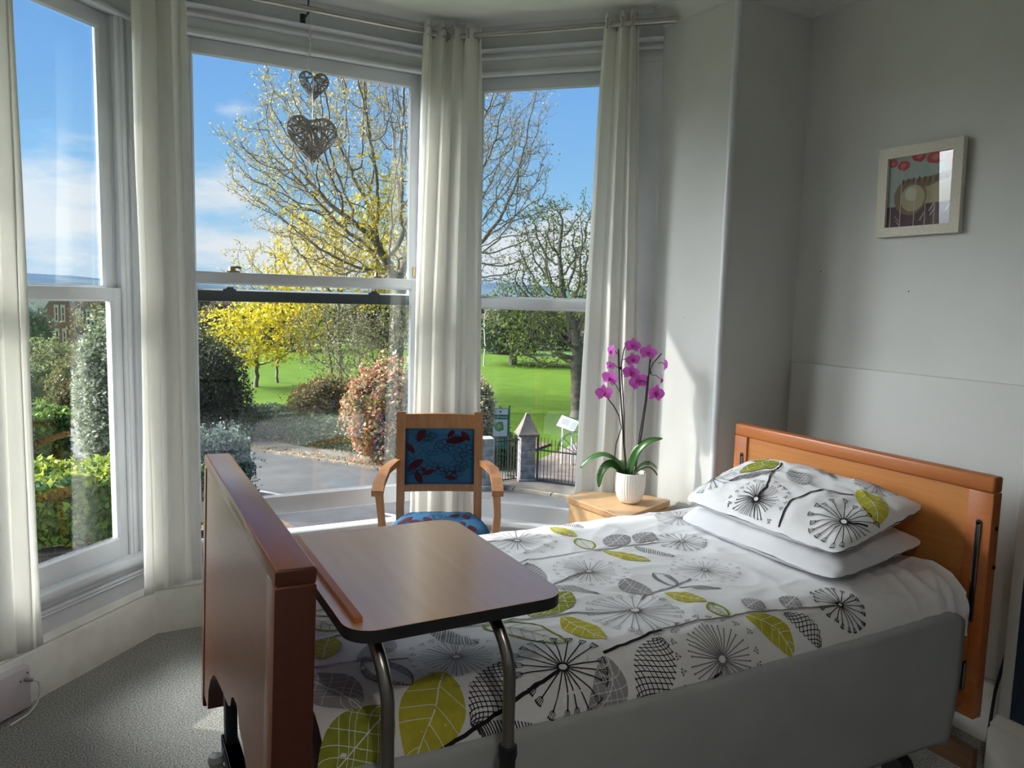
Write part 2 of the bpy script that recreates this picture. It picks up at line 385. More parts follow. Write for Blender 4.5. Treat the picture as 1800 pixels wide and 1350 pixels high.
def smooth_path(pts, t):
    n = len(pts)-1; f = t*n; i = min(int(f), n-1); f -= i
    return pts[i]*(1-f)+pts[i+1]*f
def curtain(label, top, bot, ztop, zbot, folds, amp, seed, taper=.25):
    """a drape whose plan line goes from `top` to `bot` (lists of plan points), folded along it"""
    rnd = random.Random(seed)
    ph = [rnd.uniform(-.5, .5) for _ in range(folds*2+3)]
    am = [rnd.uniform(.6, 1.25) for _ in range(folds*2+3)]
    T = [Vector((*p, 0)) for p in top]; B = [Vector((*p, 0)) for p in bot]
    def fn(u, v):
        q = v**.8
        a = smooth_path(T, u)*(1-q)+smooth_path(B, u)*q
        e = .01
        t = (smooth_path(T, min(1, u+e))-smooth_path(T, max(0, u-e)))*(1-q)+(smooth_path(B, min(1, u+e))-smooth_path(B, max(0, u-e)))*q
        t.normalize(); n = Vector((t.y, -t.x, 0))
        uu = u+.014*math.sin(3*u+6*v+seed)*v
        s = uu*folds*2*PI
        k = int(max(0, min(folds*2, uu*folds*2)))
        w = math.sin(s+ph[k//2]*v*.7)
        w = math.copysign(abs(w)**.75, w)
        A = amp*(1-.35*v)*(1+(am[k]-1)*min(1, v*2))
        d = A*w+.006*noise.noise(Vector((u*9, v*5, seed)))*min(1, 3*v)+.010*noise.noise(Vector((u*4, v*2.5, seed+7)))*v
        p = a+n*d+t*(.35*amp*math.sin(2*s)*.5)
        z = ztop+(zbot-ztop)*v
        if v < .001: z += .004*math.sin(s*2)
        if v > .999: z += .006*math.sin(s)
        return (p.x, p.y, z)
    mb = MB(); mb.grid(fn, folds*18, 60)
    o = mb.build('curtain', CURT, smooth=70, fix=False, solid=.003)
    tag(o, label, 'curtain', 'white eyelet curtains in the bay')
    # steel eyelets where the cloth crosses the pole
    for k in range(folds*2):
        u = (k+.5)/(folds*2)
        p = Vector(fn(u, (ztop-RZ)/(ztop-zbot))); e = MB()
        u2 = min(1, u+.5/(folds*2)); t = (smooth_path(T, min(1, u+.02))-smooth_path(T, max(0, u-.02))).normalized(); ax = Vector((-t.y*.3+t.x, t.x*.3+t.y, 0)).normalized()
        s1 = ax.cross(Vector((0, 0, 1)))
        pts = [Vector((p.x, p.y, RZ))+(s1*math.cos(2*PI*j/16)+Vector((0, 0, 1))*math.sin(2*PI*j/16))*.021 for j in range(17)]
        e.tube(pts, .0045, 6); e.build('eyelet', STEEL, o)
    return o
curtain('long white curtain at the far left edge, its hem above the cable outlet',
        [(-.58, 3.12), (-.30, 3.27), (-.262, 3.29)], [(-.60, 3.05), (-.33, 3.20), (-.238, 3.262)], 3.0, .28, 3, .034, 3)
curtain('long white curtain hanging beside the bed footboard, over the left bay post',
        [(.13, 3.685), (.214, 3.755), (.345, 3.765)], [(.125, 3.60), (.20, 3.68), (.362, 3.73)], 3.0, .29, 3, .034, 11)
curtain('long white curtain behind the blue armchair, over the right bay post',
        [(1.45, 3.765), (1.60, 3.755), (1.715, 3.66)], [(1.375, 3.70), (1.52, 3.71), (1.745, 3.60)], 3.0, .29, 4, .034, 23)
curtain('long white curtain behind the pink orchid, under the pole end',
        [(2.165, 3.215), (2.24, 3.14), (2.275, 3.105)], [(2.125, 3.285), (2.25, 3.16), (2.36, 3.055)], 3.0, .30, 3, .028, 37)

# ------------------------------------------------------------------ wicker heart hanging
WICK = mat('grey_wicker', (.46, .43, .40), .7, col2=(.33, .30, .28), nscale=30)
RIB = mat('white_ribbon', (.85, .85, .85), .6, trans=.3)
def heart_pt(t, s):
    x = 16*math.sin(t)**3; z = 13*math.cos(t)-5*math.cos(2*t)-2*math.cos(3*t)-math.cos(4*t)
    return x/32*s, (z+2.5)/30*s
def wicker(cx, cy, cz, s, seed, n, rot=0, sy=1):
    rnd = random.Random(seed); mb = MB()
    def P(t, k=1, d=0):
        x, z = heart_pt(t, s); x *= k; z *= k
        return Vector((cx+x*math.cos(rot), cy+d+x*math.sin(rot), cz+z))
    for j in range(3):
        mb.tube([P(2*PI*i/40, 1-.02*j, (j-1)*.012*s*3) for i in range(41)], .010*s**.5*.6, 5)
    for j in range(n):
        lobe = rnd.random()
        a = rnd.uniform(0, 2*PI); b = a+rnd.choice([-1, 1])*rnd.uniform(.7, 2.6)
        if lobe < .55: b = 2*PI-a+rnd.uniform(-.5, .5) if rnd.random() < .3 else b
        A, B = P(a, .99), P(b, .99); sd = rnd.choice([-1, 1]); pts = []
        mid = (A+B)/2; inside = .5*((mid-Vector((cx, cy, cz))).length < s)
        for i in range(9):
            f = i/8; p = A.lerp(B, f)
            # keep strips inside the heart and bulge them out from its middle plane
            q = Vector((cx, cy, cz-.03*s)); p = p.lerp(q, .10*math.sin(PI*f))
            p.y += sd*.16*s*math.sin(PI*f)*rnd.uniform(.85, 1.1)*sy
            pts.append(p)
        x1, z1 = (mid.x-cx)/s, (mid.z-cz)/s
        if abs(x1) < .12 and z1 > .18: continue
        mb.tube(pts, rnd.uniform(.0022, .0042)*(s/.22)**.5, 4)
    return mb
hx, hy = .888, 3.765
heart = empty('hanging_heart', 'grey wicker heart decoration of three hearts on a white ribbon before the middle window', 'ornament', (0, 0, 0))
wicker(hx+.002, hy, 2.345, .235, 5, 120).build('heart', WICK, heart)
wicker(hx+.012, hy, 2.597, .140, 9, 60).build('heart', WICK, heart)
wicker(hx-.004, hy, 2.822, .085, 14, 30, rot=1.25).build('heart', mat('pale_wicker', (.55, .53, .52), .7), heart)
mb = MB()
mb.tube([(hx, hy, RZ-.014), (hx+.004, hy, 2.86)], .0015, 4)
for dx, zb in ((-.012, 2.66), (.004, 2.60)):
    mb.tube([(hx-.004, hy-.012, 2.80), (hx-.01+dx, hy-.014, 2.74), (hx+dx, hy-.013, zb)], .006, 6, flat=.25)
mb.tube([(hx+.004, hy-.022, 2.64), (hx-.002, hy-.028, 2.56), (hx+.002, hy-.024, 2.50), (hx+.004, hy, 2.44)], .0075, 6, flat=.25)
mb.tube([(hx, hy-.02, 2.50), (hx+.03, hy-.02, 2.525), (hx+.045, hy-.022, 2.515)], .005, 5, flat=.3)
mb.tube([(hx, hy-.02, 2.50), (hx-.03, hy-.02, 2.52), (hx-.028, hy-.022, 2.50)], .005, 5, flat=.3)
mb.build('ribbon', RIB, heart)

# ------------------------------------------------------------------ cable outlet and its lead at the left skirting
OUT = mat('mauve_white_plastic', (.55, .50, .53), .35)
CABW = mat('white_lead', (.70, .69, .69), .4)
t = empty('cable_outlet', 'pale outlet box on the skirting with a white plugged lead, below the far left curtain', 'outlet', (EL[0], EL[1], 0), PI/4)
mb = MB(); mb.box(.10, .395, -.045, -.0065, .012, .178, .004); mb.build('box', OUT, t)
for u, z in ((.352, .130), (.382, .152)):
    mb = MB(); mb.ball((u, -.0455, z), .004, 1, (1, .4, 1)); tag(mb.build('screw', DARKP, t), 'small dark screw')
mb = MB(); pl = Vector((.372, -.046, .130))
mb.tube([pl, pl+Vector((0, -.012, 0)), pl+Vector((.010, -.026, -.003))], [.0085, .008, .006], 12); mb.build('plug', mat('grey_plug', (.30, .27, .28), .5), t)
mb = MB(); mb.tube([pl+Vector((.010, -.026, -.003)), pl+Vector((.026, -.034, -.014)), pl+Vector((.034, -.032, -.045)), pl+Vector((.030, -.03, -.08)), pl+Vector((.012, -.03, -.105)), pl+Vector((-.02, -.03, -.1245)), pl+Vector((-.10, -.035, -.1255))], .0042, 8)
mb.build('lead', CABW, t)

# pendant lamp added as fill light for the room, unseen behind the camera
pend = empty('added_fill_lamp', 'white shaded pendant lamp added as fill light, out of view behind the camera', 'lamp', (.2, -.25, CZ))
mb = MB(); mb.tube([(.2, -.25, CZ), (.2, -.25, CZ-.28)], .004, 8); o = mb.build('flex', GLOSSW); o.parent = pend; o.matrix_parent_inverse = Matrix.Translation(pend.location).inverted()
mb = MB(); mb.lathe([(0, 0), (.05, -.004), (.045, -.02), (0, -.025)], (.2, -.25, CZ), 20); o = mb.build('ceiling_rose', GLOSSW); o.parent = pend; o.matrix_parent_inverse = Matrix.Translation(pend.location).inverted()
mb = MB(); mb.lathe([(.03, -.26), (.10, -.30), (.15, -.38), (.16, -.45)], (.2, -.25, CZ), 28); o = mb.build('lamp_shade', mat('lamp_shade_cloth', (.8, .78, .72), .8, trans=.5), solid=.002); o.parent = pend; o.matrix_parent_inverse = Matrix.Translation(pend.location).inverted()
pl_ = bpy.data.lights.new('fill_bulb', 'POINT'); pl_.energy = 19; pl_.shadow_soft_size = .05; pl_.color = (1, .96, .92)
plo = bpy.data.objects.new('fill_bulb', pl_); C.objects.link(plo); plo.location = (0, 0, -.40); plo.parent = pend
# ------------------------------------------------------------------ furniture materials
def attach(o, root):
    o.parent = root
    o.matrix_parent_inverse = (Matrix.Translation(root.location) @ Matrix.Rotation(root.rotation_euler.z, 4, 'Z')).inverted()
    return o
WOODR = mat('cherry_laminate', (.50, .165, .056), .28, col2=(.46, .145, .048), nscale=3, stretch=(14, 1.2, 14), bump=.02, bscale=90, spec=.5, coat=.3)
WOODSHADE = mat('shaded_cherry', (.10, .025, .014), .38, col2=(.085, .021, .012), nscale=3, stretch=(12, 12, 1.2))  # darkened cherry, the shade of the near side put into the colour
WOODH = mat('cherry_frame', (.49, .160, .042), .34, col2=(.43, .13, .035), nscale=3, stretch=(12, 1.2, 12), bump=.02, bscale=90)
WOODP = mat('cherry_panel', (.56, .225, .060), .38, col2=(.50, .19, .048), nscale=4, stretch=(12, .8, 16), bump=.02, bscale=90)
BEECH = mat('beech_laminate', (.62, .40, .21), .38, col2=(.56, .35, .18), nscale=4, stretch=(2, 10, 10))
BEECHE = mat('beech_edge', (.50, .28, .13), .42, col2=(.44, .24, .11), nscale=5, stretch=(2, 10, 10))
OAK = mat('chair_wood', (.40, .19, .075), .38, col2=(.31, .135, .05), nscale=5, stretch=(9, 9, 1), bump=.02, bscale=70)
TABTOP = mat('table_laminate', (.74, .46, .295), .26, col2=(.70, .42, .26), nscale=3, stretch=(10, 1, 1), spec=.9, coat=.6)
BLACKP = mat('black_plastic', (.015, .015, .018), .45)
BLACKM = mat('charcoal_metal', (.035, .04, .05), .4, .3)
CHROME = mat('worn_chrome', (.30, .28, .27), .28, 1)
VINYL = mat('grey_padded_cover', (.42, .435, .44), .7, col2=(.385, .40, .405), nscale=6, bump=.04, bscale=160)
COTTON = mat('white_cotton', (.80, .80, .82), .85, bump=.05, bscale=350, spec=.1)
COTTON2 = mat('plain_pillow_cotton', (.68, .685, .71), .85, bump=.05, bscale=350, spec=.1)
CAST = mat('grey_caster_plastic', (.42, .43, .44), .4)
INK = mat('print_black', (.022, .02, .024), .85, spec=.1)
INKG = mat('print_grey', (.33, .315, .335), .85, spec=.1)
INKL = mat('print_grey_line', (.20, .19, .205), .85, spec=.1)
INKY = mat('print_mustard', (.44, .40, .035), .85, col2=(.50, .47, .06), nscale=40, spec=.1)
INKO = mat('print_olive', (.24, .27, .03), .85, col2=(.32, .35, .05), nscale=40, spec=.1)
INKW = mat('print_white', (.80, .80, .80), .85, spec=.1)
PRINT = [COTTON, INK, INKG, INKL, INKY, INKO, INKW]
BLK, GRY, LIN, YEL, OLV, WHT = 1, 2, 3, 4, 5, 6

# ------------------------------------------------------------------ printed pattern: flat shapes laid on a cloth surface fn(u, v, h)
class Print:
    def __init__(s, mb, fn, step=.02): s.mb = mb; s.fn = fn; s.step = step
    def dense(s, pts):
        out = [Vector(pts[0])]
        for a, b in zip(pts, pts[1:]):
            a, b = Vector(a), Vector(b); n = max(1, int((b-a).length/s.step))
            out += [a.lerp(b, i/n) for i in range(1, n+1)]
        return out
    def line(s, pts, w, col, h=.0020, taper=False):
        p = s.dense(pts); n = len(p); vs = []
        for i, q in enumerate(p):
            d = p[min(i+1, n-1)]-p[max(i-1, 0)]
            if d.length < 1e-9: d = Vector((1, 0))
            d.normalize(); m = Vector((-d.y, d.x))*w*.5*(1-.6*i/n if taper else 1)
            vs += [s.fn(q.x+m.x, q.y+m.y, h), s.fn(q.x-m.x, q.y-m.y, h)]
        s.mb._add(vs, [(2*i, 2*i+1, 2*i+3, 2*i+2) for i in range(n-1)], col)
    def poly(s, pts, col, h=.0016):
        c = sum((Vector(p) for p in pts), Vector((0, 0)))/len(pts)
        vs = [s.fn(c.x, c.y, h)]+[s.fn(p[0], p[1], h) for p in pts]; n = len(pts)
        s.mb._add(vs, [(0, 1+i, 1+(i+1) % n) for i in range(n)], col)
    def wavy(s, pts, w, col, seed=0, h=.0022):
        rnd = random.Random(seed); p = s.dense(pts)
        s.line([(q.x+rnd.uniform(-.002, .002), q.y+rnd.uniform(-.002, .002)) for q in p], w, col, h)
    def leafmap(s, A, B, w, bend=0):
        A, B = Vector(A), Vector(B); d = B-A; n = Vector((-d.y, d.x)).normalized()
        def f(t, q):
            ww = w*math.sin(PI*min(1, max(0, t)))**.75
            p = A+d*t+n*(q*ww+bend*math.sin(PI*t)*d.length)
            return (p.x, p.y)
        return f
    def fill(s, f, col, h=.0015, nt=0, ns=7):
        L = (Vector(f(1, 0))-Vector(f(0, 0))).length; nt = nt or max(14, int(L/max(.004, s.step*.5)))
        vs = []
        for i in range(nt+1):
            for j in range(ns): vs.append(s.fn(*f(i/nt, -1+2*j/(ns-1)), h))
        s.mb._add(vs, [(i*ns+j, i*ns+j+1, (i+1)*ns+j+1, (i+1)*ns+j) for i in range(nt) for j in range(ns-1)], col)
    def hatch(s, f, n, slope, w, col, h=.0020, lo=0, hi=1, jit=.0, seed=1, q0=-1, q1=1):
        rnd = random.Random(seed)
        for k in range(n):
            t0 = lo+(hi-lo)*(k+.5)/n+rnd.uniform(-jit, jit); pts = []
            for j in range(9):
                q = q0+(q1-q0)*j/8; t = t0+slope*q
                if .01 < t < .99: pts.append(f(t, q))
            if len(pts) > 1: s.line(pts, w, col, h)
    def outline(s, f, w, col, h=.0020):
        s.line([f(i/16, 1) for i in range(17)], w, col, h); s.line([f(i/16, -1) for i in range(17)], w, col, h)
    def leaf(s, style, A, B, w, bend=0, col=None, seed=0):
        f = s.leafmap(A, B, w, bend)
        if style == 'solid':
            s.fill(f, col); s.line([f(i/10, .05*math.sin(i)) for i in range(11)], .0028, WHT, .0026)
            s.hatch(f, 4, .14, .0016, WHT, .0026, .15, .85, .04, seed, 0, 1); s.hatch(f, 4, -.14, .0016, WHT, .0026, .15, .85, .04, seed+1, -1, 0)
        elif style == 'scratch':
            s.fill(f, col); s.line([f(i/10, 0) for i in range(11)], .0025, WHT, .0026)
            s.hatch(f, 5, .22, .0015, WHT, .0026, .05, .95, .05, seed); s.hatch(f, 5, -.35, .0013, WHT, .0027, .1, .9, .05, seed+2)
        elif style == 'open':
            s.outline(f, .0065, col); s.line([f(i/10, 0) for i in range(11)], .002, col); s.hatch(f, 6, .12, .0016, col, .0012, .1, .9, 0, seed, 0, 1); s.hatch(f, 6, -.12, .0016, col, .0012, .1, .9, 0, seed, -1, 0)
        elif style == 'cross':
            n = max(9, int((Vector(B)-Vector(A)).length/.012))
            s.hatch(f, n, .16, .0024, col, .0011, -.1, 1.1, .004, seed); s.hatch(f, n, -.16, .0024, col, .0012, -.1, 1.1, .004, seed+1)
        elif style == 'hatch':
            n = max(10, int((Vector(B)-Vector(A)).length/.0075))
            s.hatch(f, n, .10, .0030, col, .0011, -.05, 1.05, .006, seed)
        elif style == 'ring':
            n = max(10, int((Vector(B)-Vector(A)).length/.006))
            s.hatch(f, n, .05, .0034, col, .0011, -.05, 1.05, .006, seed, .5, 1); s.hatch(f, n, .05, .0034, col, .0011, -.05, 1.05, .006, seed, -1, -.5)
            s.outline(f, .003, col)
    def flower(s, c, r, n, col, w=.0022, style='fork', seed=0, sq=1.0):
        rnd = random.Random(seed); cx, cy = c; r0 = r*.10
        ring = [(cx+r0*math.cos(2*PI*i/18)*1.05, cy+r0*math.sin(2*PI*i/18)*.9) for i in range(19)]
        s.poly(ring[:-1], WHT, .0028); s.line(ring, w*1.7, col, .0032)
        for k in range(n):
            a = 2*PI*k/n+rnd.uniform(-.07, .07); L = r*rnd.uniform(.72, .86); c1, s1 = math.cos(a), math.sin(a)*sq
            tip = Vector((cx+L*c1, cy+L*s1)); s.line([(cx+r0*c1, cy+r0*s1*.9), tip], w, col, .0024)
            if style == 'fork' or (style == 'mixed' and k % 3 == 0):
                for da in (-.30, -.10, .10, .30):
                    e = tip+Vector((math.cos(a+da*1.3), math.sin(a+da*1.3)*sq))*r*.16
                    m = tip+Vector((math.cos(a+da*2.6), math.sin(a+da*2.6)*sq))*r*.07
                    s.line([tip, m, e], w*.55, col, .0024)
                    s.dot(e, w*.85, col)
            elif style == 'dots':
                s.dot(tip, w*1.0, col)
        if style in ('dots', 'mixed'):
            for k in range(int(n*.62)):
                a = 2*PI*k/(n*.62); rr = r*rnd.uniform(.92, 1.06); p = Vector((cx+rr*math.cos(a), cy+rr*math.sin(a)*sq))
                for da in (-.5, 0, .5):
                    e = p+Vector((math.cos(a+da), math.sin(a+da)*sq))*r*.12
                    s.line([p, e], w*.5, col, .0024); s.dot(e, w*1.1, col)
    def dot(s, p, r, col): s.poly([(p[0]+r*math.cos(2*PI*i/7), p[1]+r*math.sin(2*PI*i/7)) for i in range(7)], col, .0028)

# ------------------------------------------------------------------ bed
bed = empty('bed', 'adjustable single bed with reddish wood head and foot boards and a grey padded side', 'bed', (1.4, 1.97, 0))
def B(mb, name, m, parent=None, label=None, **k):
    o = mb.build(name, m, **k); attach(o, bed)
    if label: o['label'] = label
    if parent:
        o.parent = parent; o.matrix_parent_inverse = (Matrix.Translation(bed.location) @ Matrix.Translation((0, 0, 0))).inverted() if parent is bed else Matrix.Identity(4)
    return o
fy0, fy1 = 1.408, 2.555
TILT = Matrix.Translation((.264, 0, 1.113)) @ Matrix.Rotation(.028, 4, 'Y') @ Matrix.Translation((-.264, 0, -1.113))
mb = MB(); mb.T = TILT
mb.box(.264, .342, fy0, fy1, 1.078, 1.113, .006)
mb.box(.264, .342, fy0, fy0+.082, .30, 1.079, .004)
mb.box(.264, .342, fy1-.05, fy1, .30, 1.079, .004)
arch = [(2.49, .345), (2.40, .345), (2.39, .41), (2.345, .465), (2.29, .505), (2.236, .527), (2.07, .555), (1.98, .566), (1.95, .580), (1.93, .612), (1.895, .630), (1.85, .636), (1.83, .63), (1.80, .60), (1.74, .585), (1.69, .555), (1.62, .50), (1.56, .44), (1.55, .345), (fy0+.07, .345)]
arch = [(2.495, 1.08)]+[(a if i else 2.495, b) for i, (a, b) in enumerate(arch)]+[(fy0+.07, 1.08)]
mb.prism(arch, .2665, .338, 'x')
footb = B(mb, 'footboard', [WOODR, WOODSHADE])
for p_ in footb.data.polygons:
    if p_.normal.y < -.7: p_.material_index = 1  # faces turned to the near side take the shade-darkened wood
mb = MB(); mb.T = TILT; mb.box(.2665, .336, 2.492, 2.508, .35, 1.078)
o = B(mb, 'groove', mat('dark_red_groove', (.09, .02, .008), .5)); o.parent = footb; o.matrix_parent_inverse = Matrix.Identity(4); o.location = (0, 0, 0)
hy0, hy1, hx0 = 1.388, 2.535, 2.488
mb = MB()
mb.box(hx0, hx0+.047, hy0, hy1, 1.046, 1.100, .009)
mb.box(hx0+.002, hx0+.047, hy0+.001, hy0+.084, .285, 1.046, .003); mb.box(hx0+.002, hx0+.047, hy1-.075, hy1-.001, .285, 1.046, .003)
headb = B(mb, 'headboard', WOODH)
mb = MB(); mb.box(hx0+.012, hx0+.036, hy0+.083, hy1-.074, .36, 1.047)
o = B(mb, 'panel', WOODP, label='lighter wood panel of the headboard'); o.parent = headb; o.matrix_parent_inverse = Matrix.Identity(4)
for yc, za, zb in ((hy0+.040, .61, .945), (hy1-.05, .61, .965), (hy0+.047, .37, .47)):
    mb = MB(); mb.box(hx0-.001, hx0+.004, yc-.009, yc+.009, za, zb, .0004); mb.tube([(hx0-.001, yc, zb), (hx0+.004, yc, zb)], .009, 12)
    o = B(mb, 'slot', BLACKP, label='black slot in the headboard post'); o.parent = headb; o.matrix_parent_inverse = Matrix.Identity(4)
    mb = MB()
    for yy in (yc-.0085, yc+.0055): mb.box(hx0-.003, hx0+.002, yy, yy+.003, za, zb-.004)
    o = B(mb, 'steel_edge', STEEL, label='steel edge of the slot'); o.parent = headb; o.matrix_parent_inverse = Matrix.Identity(4)
for x, z in ((hx0+.03, .93), (hx0+.036, .80)):
    mb = MB(); mb.tube([(x, hy0-.002, z), (x, hy0+.004, z)], .007, 10)
    o = B(mb, 'bolt_cap', BLACKP); o.parent = headb; o.matrix_parent_inverse = Matrix.Identity(4)
for z0, z1 in ((.575, .618), (.47, .575)):
    mb = MB(); mb.box(2.30 if z0 < .5 else .45, hx0+.002, 1.425, 1.448, z0, z1, .01); B(mb, 'side_rail', WOODH)
mb = MB(); mb.box(.45, hx0+.002, 1.425, 1.448, .32, .365, .01); B(mb, 'side_rail', WOODH)
# steel chassis
mb = MB()
for y in (1.62, 2.32): mb.box(.30, 2.50, y-.02, y+.02, .38, .43, .004)
for x in (.36, 1.0, 1.7, 2.40): mb.box(x-.02, x+.02, 1.50, 2.46, .385, .425, .004)
B(mb, 'chassis', BLACKM)
mb = MB(); mb.box(.38, 2.44, 1.50, 2.47, .43, .46, .01); B(mb, 'deck', BLACKM)
for x in (.285, 2.40):
    for y in (1.58, 2.20):
        mb = MB(); mb.box(x-.016, x+.016, y-.025, y+.025, .10, .50 if x < 1 else .42, .004)
        if x < 1: mb.box(x-.022, x+.022, 1.50, 2.24, .315, .345, .003)
        leg = B(mb, 'leg', BLACKM)
        mb = MB(); mb.lathe([(0, .105), (.02, .10), (.026, .09), (.022, .075), (.0, .07)], (x-.01, y, 0), 14)
        mb.tube([(x-.035, y-.008, .045), (x+.02, y-.008, .045)], .045, 18); o = B(mb, 'caster', CAST if x < 1 else BLACKP); o.parent = leg; o.matrix_parent_inverse = Matrix.Identity(4)
mb = MB(); mb.box(.262, .308, 1.50, 2.23, .30, .335, .004); B(mb, 'cross_bar', BLACKM)
mb = MB(); mb.lathe([(0, .29), (.018, .285), (.024, .27), (.018, .255), (.024, .24), (.02, .225), (0, .22)], (.245, 2.205, .02), 16); B(mb, 'glide', CAST, label='grey plastic knob on the crossbar end')
mb = MB()
mb.box(.385, 2.44, 1.50, 2.475, .46, .715, .05); B(mb, 'mattress', mat('mattress_cover', (.6, .62, .66), .7))
# grey padded cover over the near side rails
def cover(u, v):
    x = .352+u*(2.425-.352)
    ztop = .655-.012*math.sin(PI*u)-.008*u
    zb = .215+.03*math.sin(u*9)*.3-.02*max(0, u-.9)*10*.3
    if v < .12:                      # inner lip
        f = v/.12; y = 1.452-.010*f; z = ztop-.20*(1-f)
    elif v < .3:
        f = (v-.12)/.18; a = PI*f; y = 1.424+.018*math.cos(a); z = ztop+.018*math.sin(a)
    else:
        f = (v-.3)/.7; y = 1.406-.012*math.sin(PI*min(1, f*1.3))*(.6+.4*math.sin(u*5))+.016*f*f; z = ztop+(zb-ztop)*f
    e = max(0, (u-.965)/.035); z = z-.03*e*e*(1 if v > .12 else 0)*(1-v*.6)
    x -= .045*max(0, u-.9)*10*max(0, (v-.55))**2
    return (x, y+.003*noise.noise(Vector((x*3, z*3, 1))), z)
mb = MB(); mb.grid(cover, 70, 40); B(mb, 'side_cover', VINYL, label='grey padded cover over the bed side rails', solid=.006, fix=False)

# ------------------------------------------------------------------ duvet
DA, DB, DZ, DYF, DYE = .15, .12, .76, 2.5, 1.42
LA = .88*1+.05
_th = [PI/2*i/40 for i in range(41)]
_arc = [(DYE+DA-DA*math.sin(t), DZ-DB+DB*math.cos(t)) for t in _th]
_prof = [(0.0, DYF, DZ), (DYF-DYE-DA, DYE+DA, DZ)]
for (y0, z0), (y1, z1) in zip(_arc, _arc[1:]): _prof.append((_prof[-1][0]+math.hypot(y1-y0, z1-z0), y1, z1))
_prof.append((_prof[-1][0]+.2, DYE, DZ-DB-.2))
VMAX = _prof[-1][0]-.13
_pv = np.array([p[0] for p in _prof]); _py = np.array([p[1] for p in _prof]); _pz = np.array([p[2] for p in _prof])
def duvet_base(u, v):
    if v < .06:                       # far edge rolls down
        a = (.06-v)/.07
        if a < PI/2: y, z = DYF-.06+.07*math.sin(a), DZ-.07+.07*math.cos(a)
        else: y, z = DYF+.01, DZ-.07-(a-PI/2)*.07
    else: y, z = float(np.interp(v, _pv, _py)), float(np.interp(v, _pv, _pz))
    z -= .012*max(0, 1-(u-.37)/.25)**2
    return Vector((u, y, z))
def duvet_disp(u, v):
    n = noise.noise
    d = .006*n(Vector((u*2.2, v*2.6, 3)))+.0035*n(Vector((u*7, v*5, 9)))
    r = 1-abs(n(Vector((u*5+v*3, v*9-u*2, 4)))); d += .0045*r**6
    r = 1-abs(n(Vector((u*3-v*6, v*5+u*5, 14)))); d += .0035*r**8
    k = max(0, min(1, (u-2.12)/.25))*max(0, min(1, (v-.75)/.2))
    r = 1-abs(n(Vector((u*13+v*4, v*4, 21)))); d += k*(.022*r**3-.008)
    if v > 1.08: d *= .5
    return d
def duvet(u, v, h=0):
    p = duvet_base(u, v); e = .004
    n = (duvet_base(u+e, v)-duvet_base(u-e, v)).cross(duvet_base(u, v-e)-duvet_base(u, v+e)).normalized()
    return tuple(p+n*(duvet_disp(u, v)+h))
mb = MB()
U0, U1, V0 = .365, 2.46, -.16
mb.grid(lambda a, b: duvet(U0+(U1-U0)*a, V0+(VMAX-V0)*b), 210, 140)
pr = Print(mb, duvet)
# stems
for i, (w, pts) in enumerate(((.006, [(1.0, .40), (1.121, .384), (1.22, .351), (1.368, .35), (1.511, .354), (1.643, .357), (1.766, .377), (1.822, .396)]),
    (.006, [(1.06, .625), (1.13, .595), (1.218, .565), (1.333, .527)]), (.006, [(.60, .70), (.79, .731), (.928, .755), (1.046, .777), (1.136, .793), (1.272, .843)]),
    (.009, [(1.078, .998), (1.176, .984), (1.282, .968)]), (.006, [(1.282, .968), (1.414, .965), (1.568, .975), (1.722, .995), (1.895, 1.021)]),
    (.009, [(.564, 1.125), (.642, 1.108), (.72, 1.087), (.8, 1.061), (.94, 1.015)]), (.007, [(1.24, 1.15), (1.343, 1.132), (1.398, 1.113)]),
    (.006, [(.9, .12), (1.055, .125), (1.183, .127), (1.272, .152)]), (.006, [(1.36, .78), (1.403, .755), (1.505, .743), (1.61, .707)]),
    (.006, [(.37, .79), (.421, .791), (.478, .805), (.553, .834), (.619, .846)]), (.006, [(.37, .65), (.456, .647), (.497, .652), (.70, .66)]), (.005, [(.37, .46), (.502, .468), (.60, .473)]),
    (.006, [(.45, .28), (.60, .27), (.80, .29)]))): pr.wavy(pts, w, INK and (BLK if w > .0065 else LIN), i)
# dandelion heads
for c, r, n, col, w, st in (((1.283, .156), .125, 22, LIN, .0024, 'mixed'), ((1.834, .401), .095, 20, LIN, .0026, 'fork'), ((1.349, .522), .11, 34, LIN, .0018, 'dots'),
    ((1.707, .663), .10, 28, LIN, .0017, 'dots'), ((1.285, .849), .14, 24, LIN, .0022, 'fork'), ((.951, 1.011), .128, 20, BLK, .0032, 'fork'), ((1.408, 1.085), .125, 36, LIN, .0026, 'dots'),
    ((1.918, 1.020), .085, 20, BLK, .0026, 'fork'), ((.725, .887), .105, 36, LIN, .0018, 'dots'), ((.72, .30), .12, 24, LIN, .002, 'mixed'), ((2.02, .16), .10, 24, LIN, .002, 'fork')):
    pr.flower(c, r, n, col, w, st, int(r*1000))
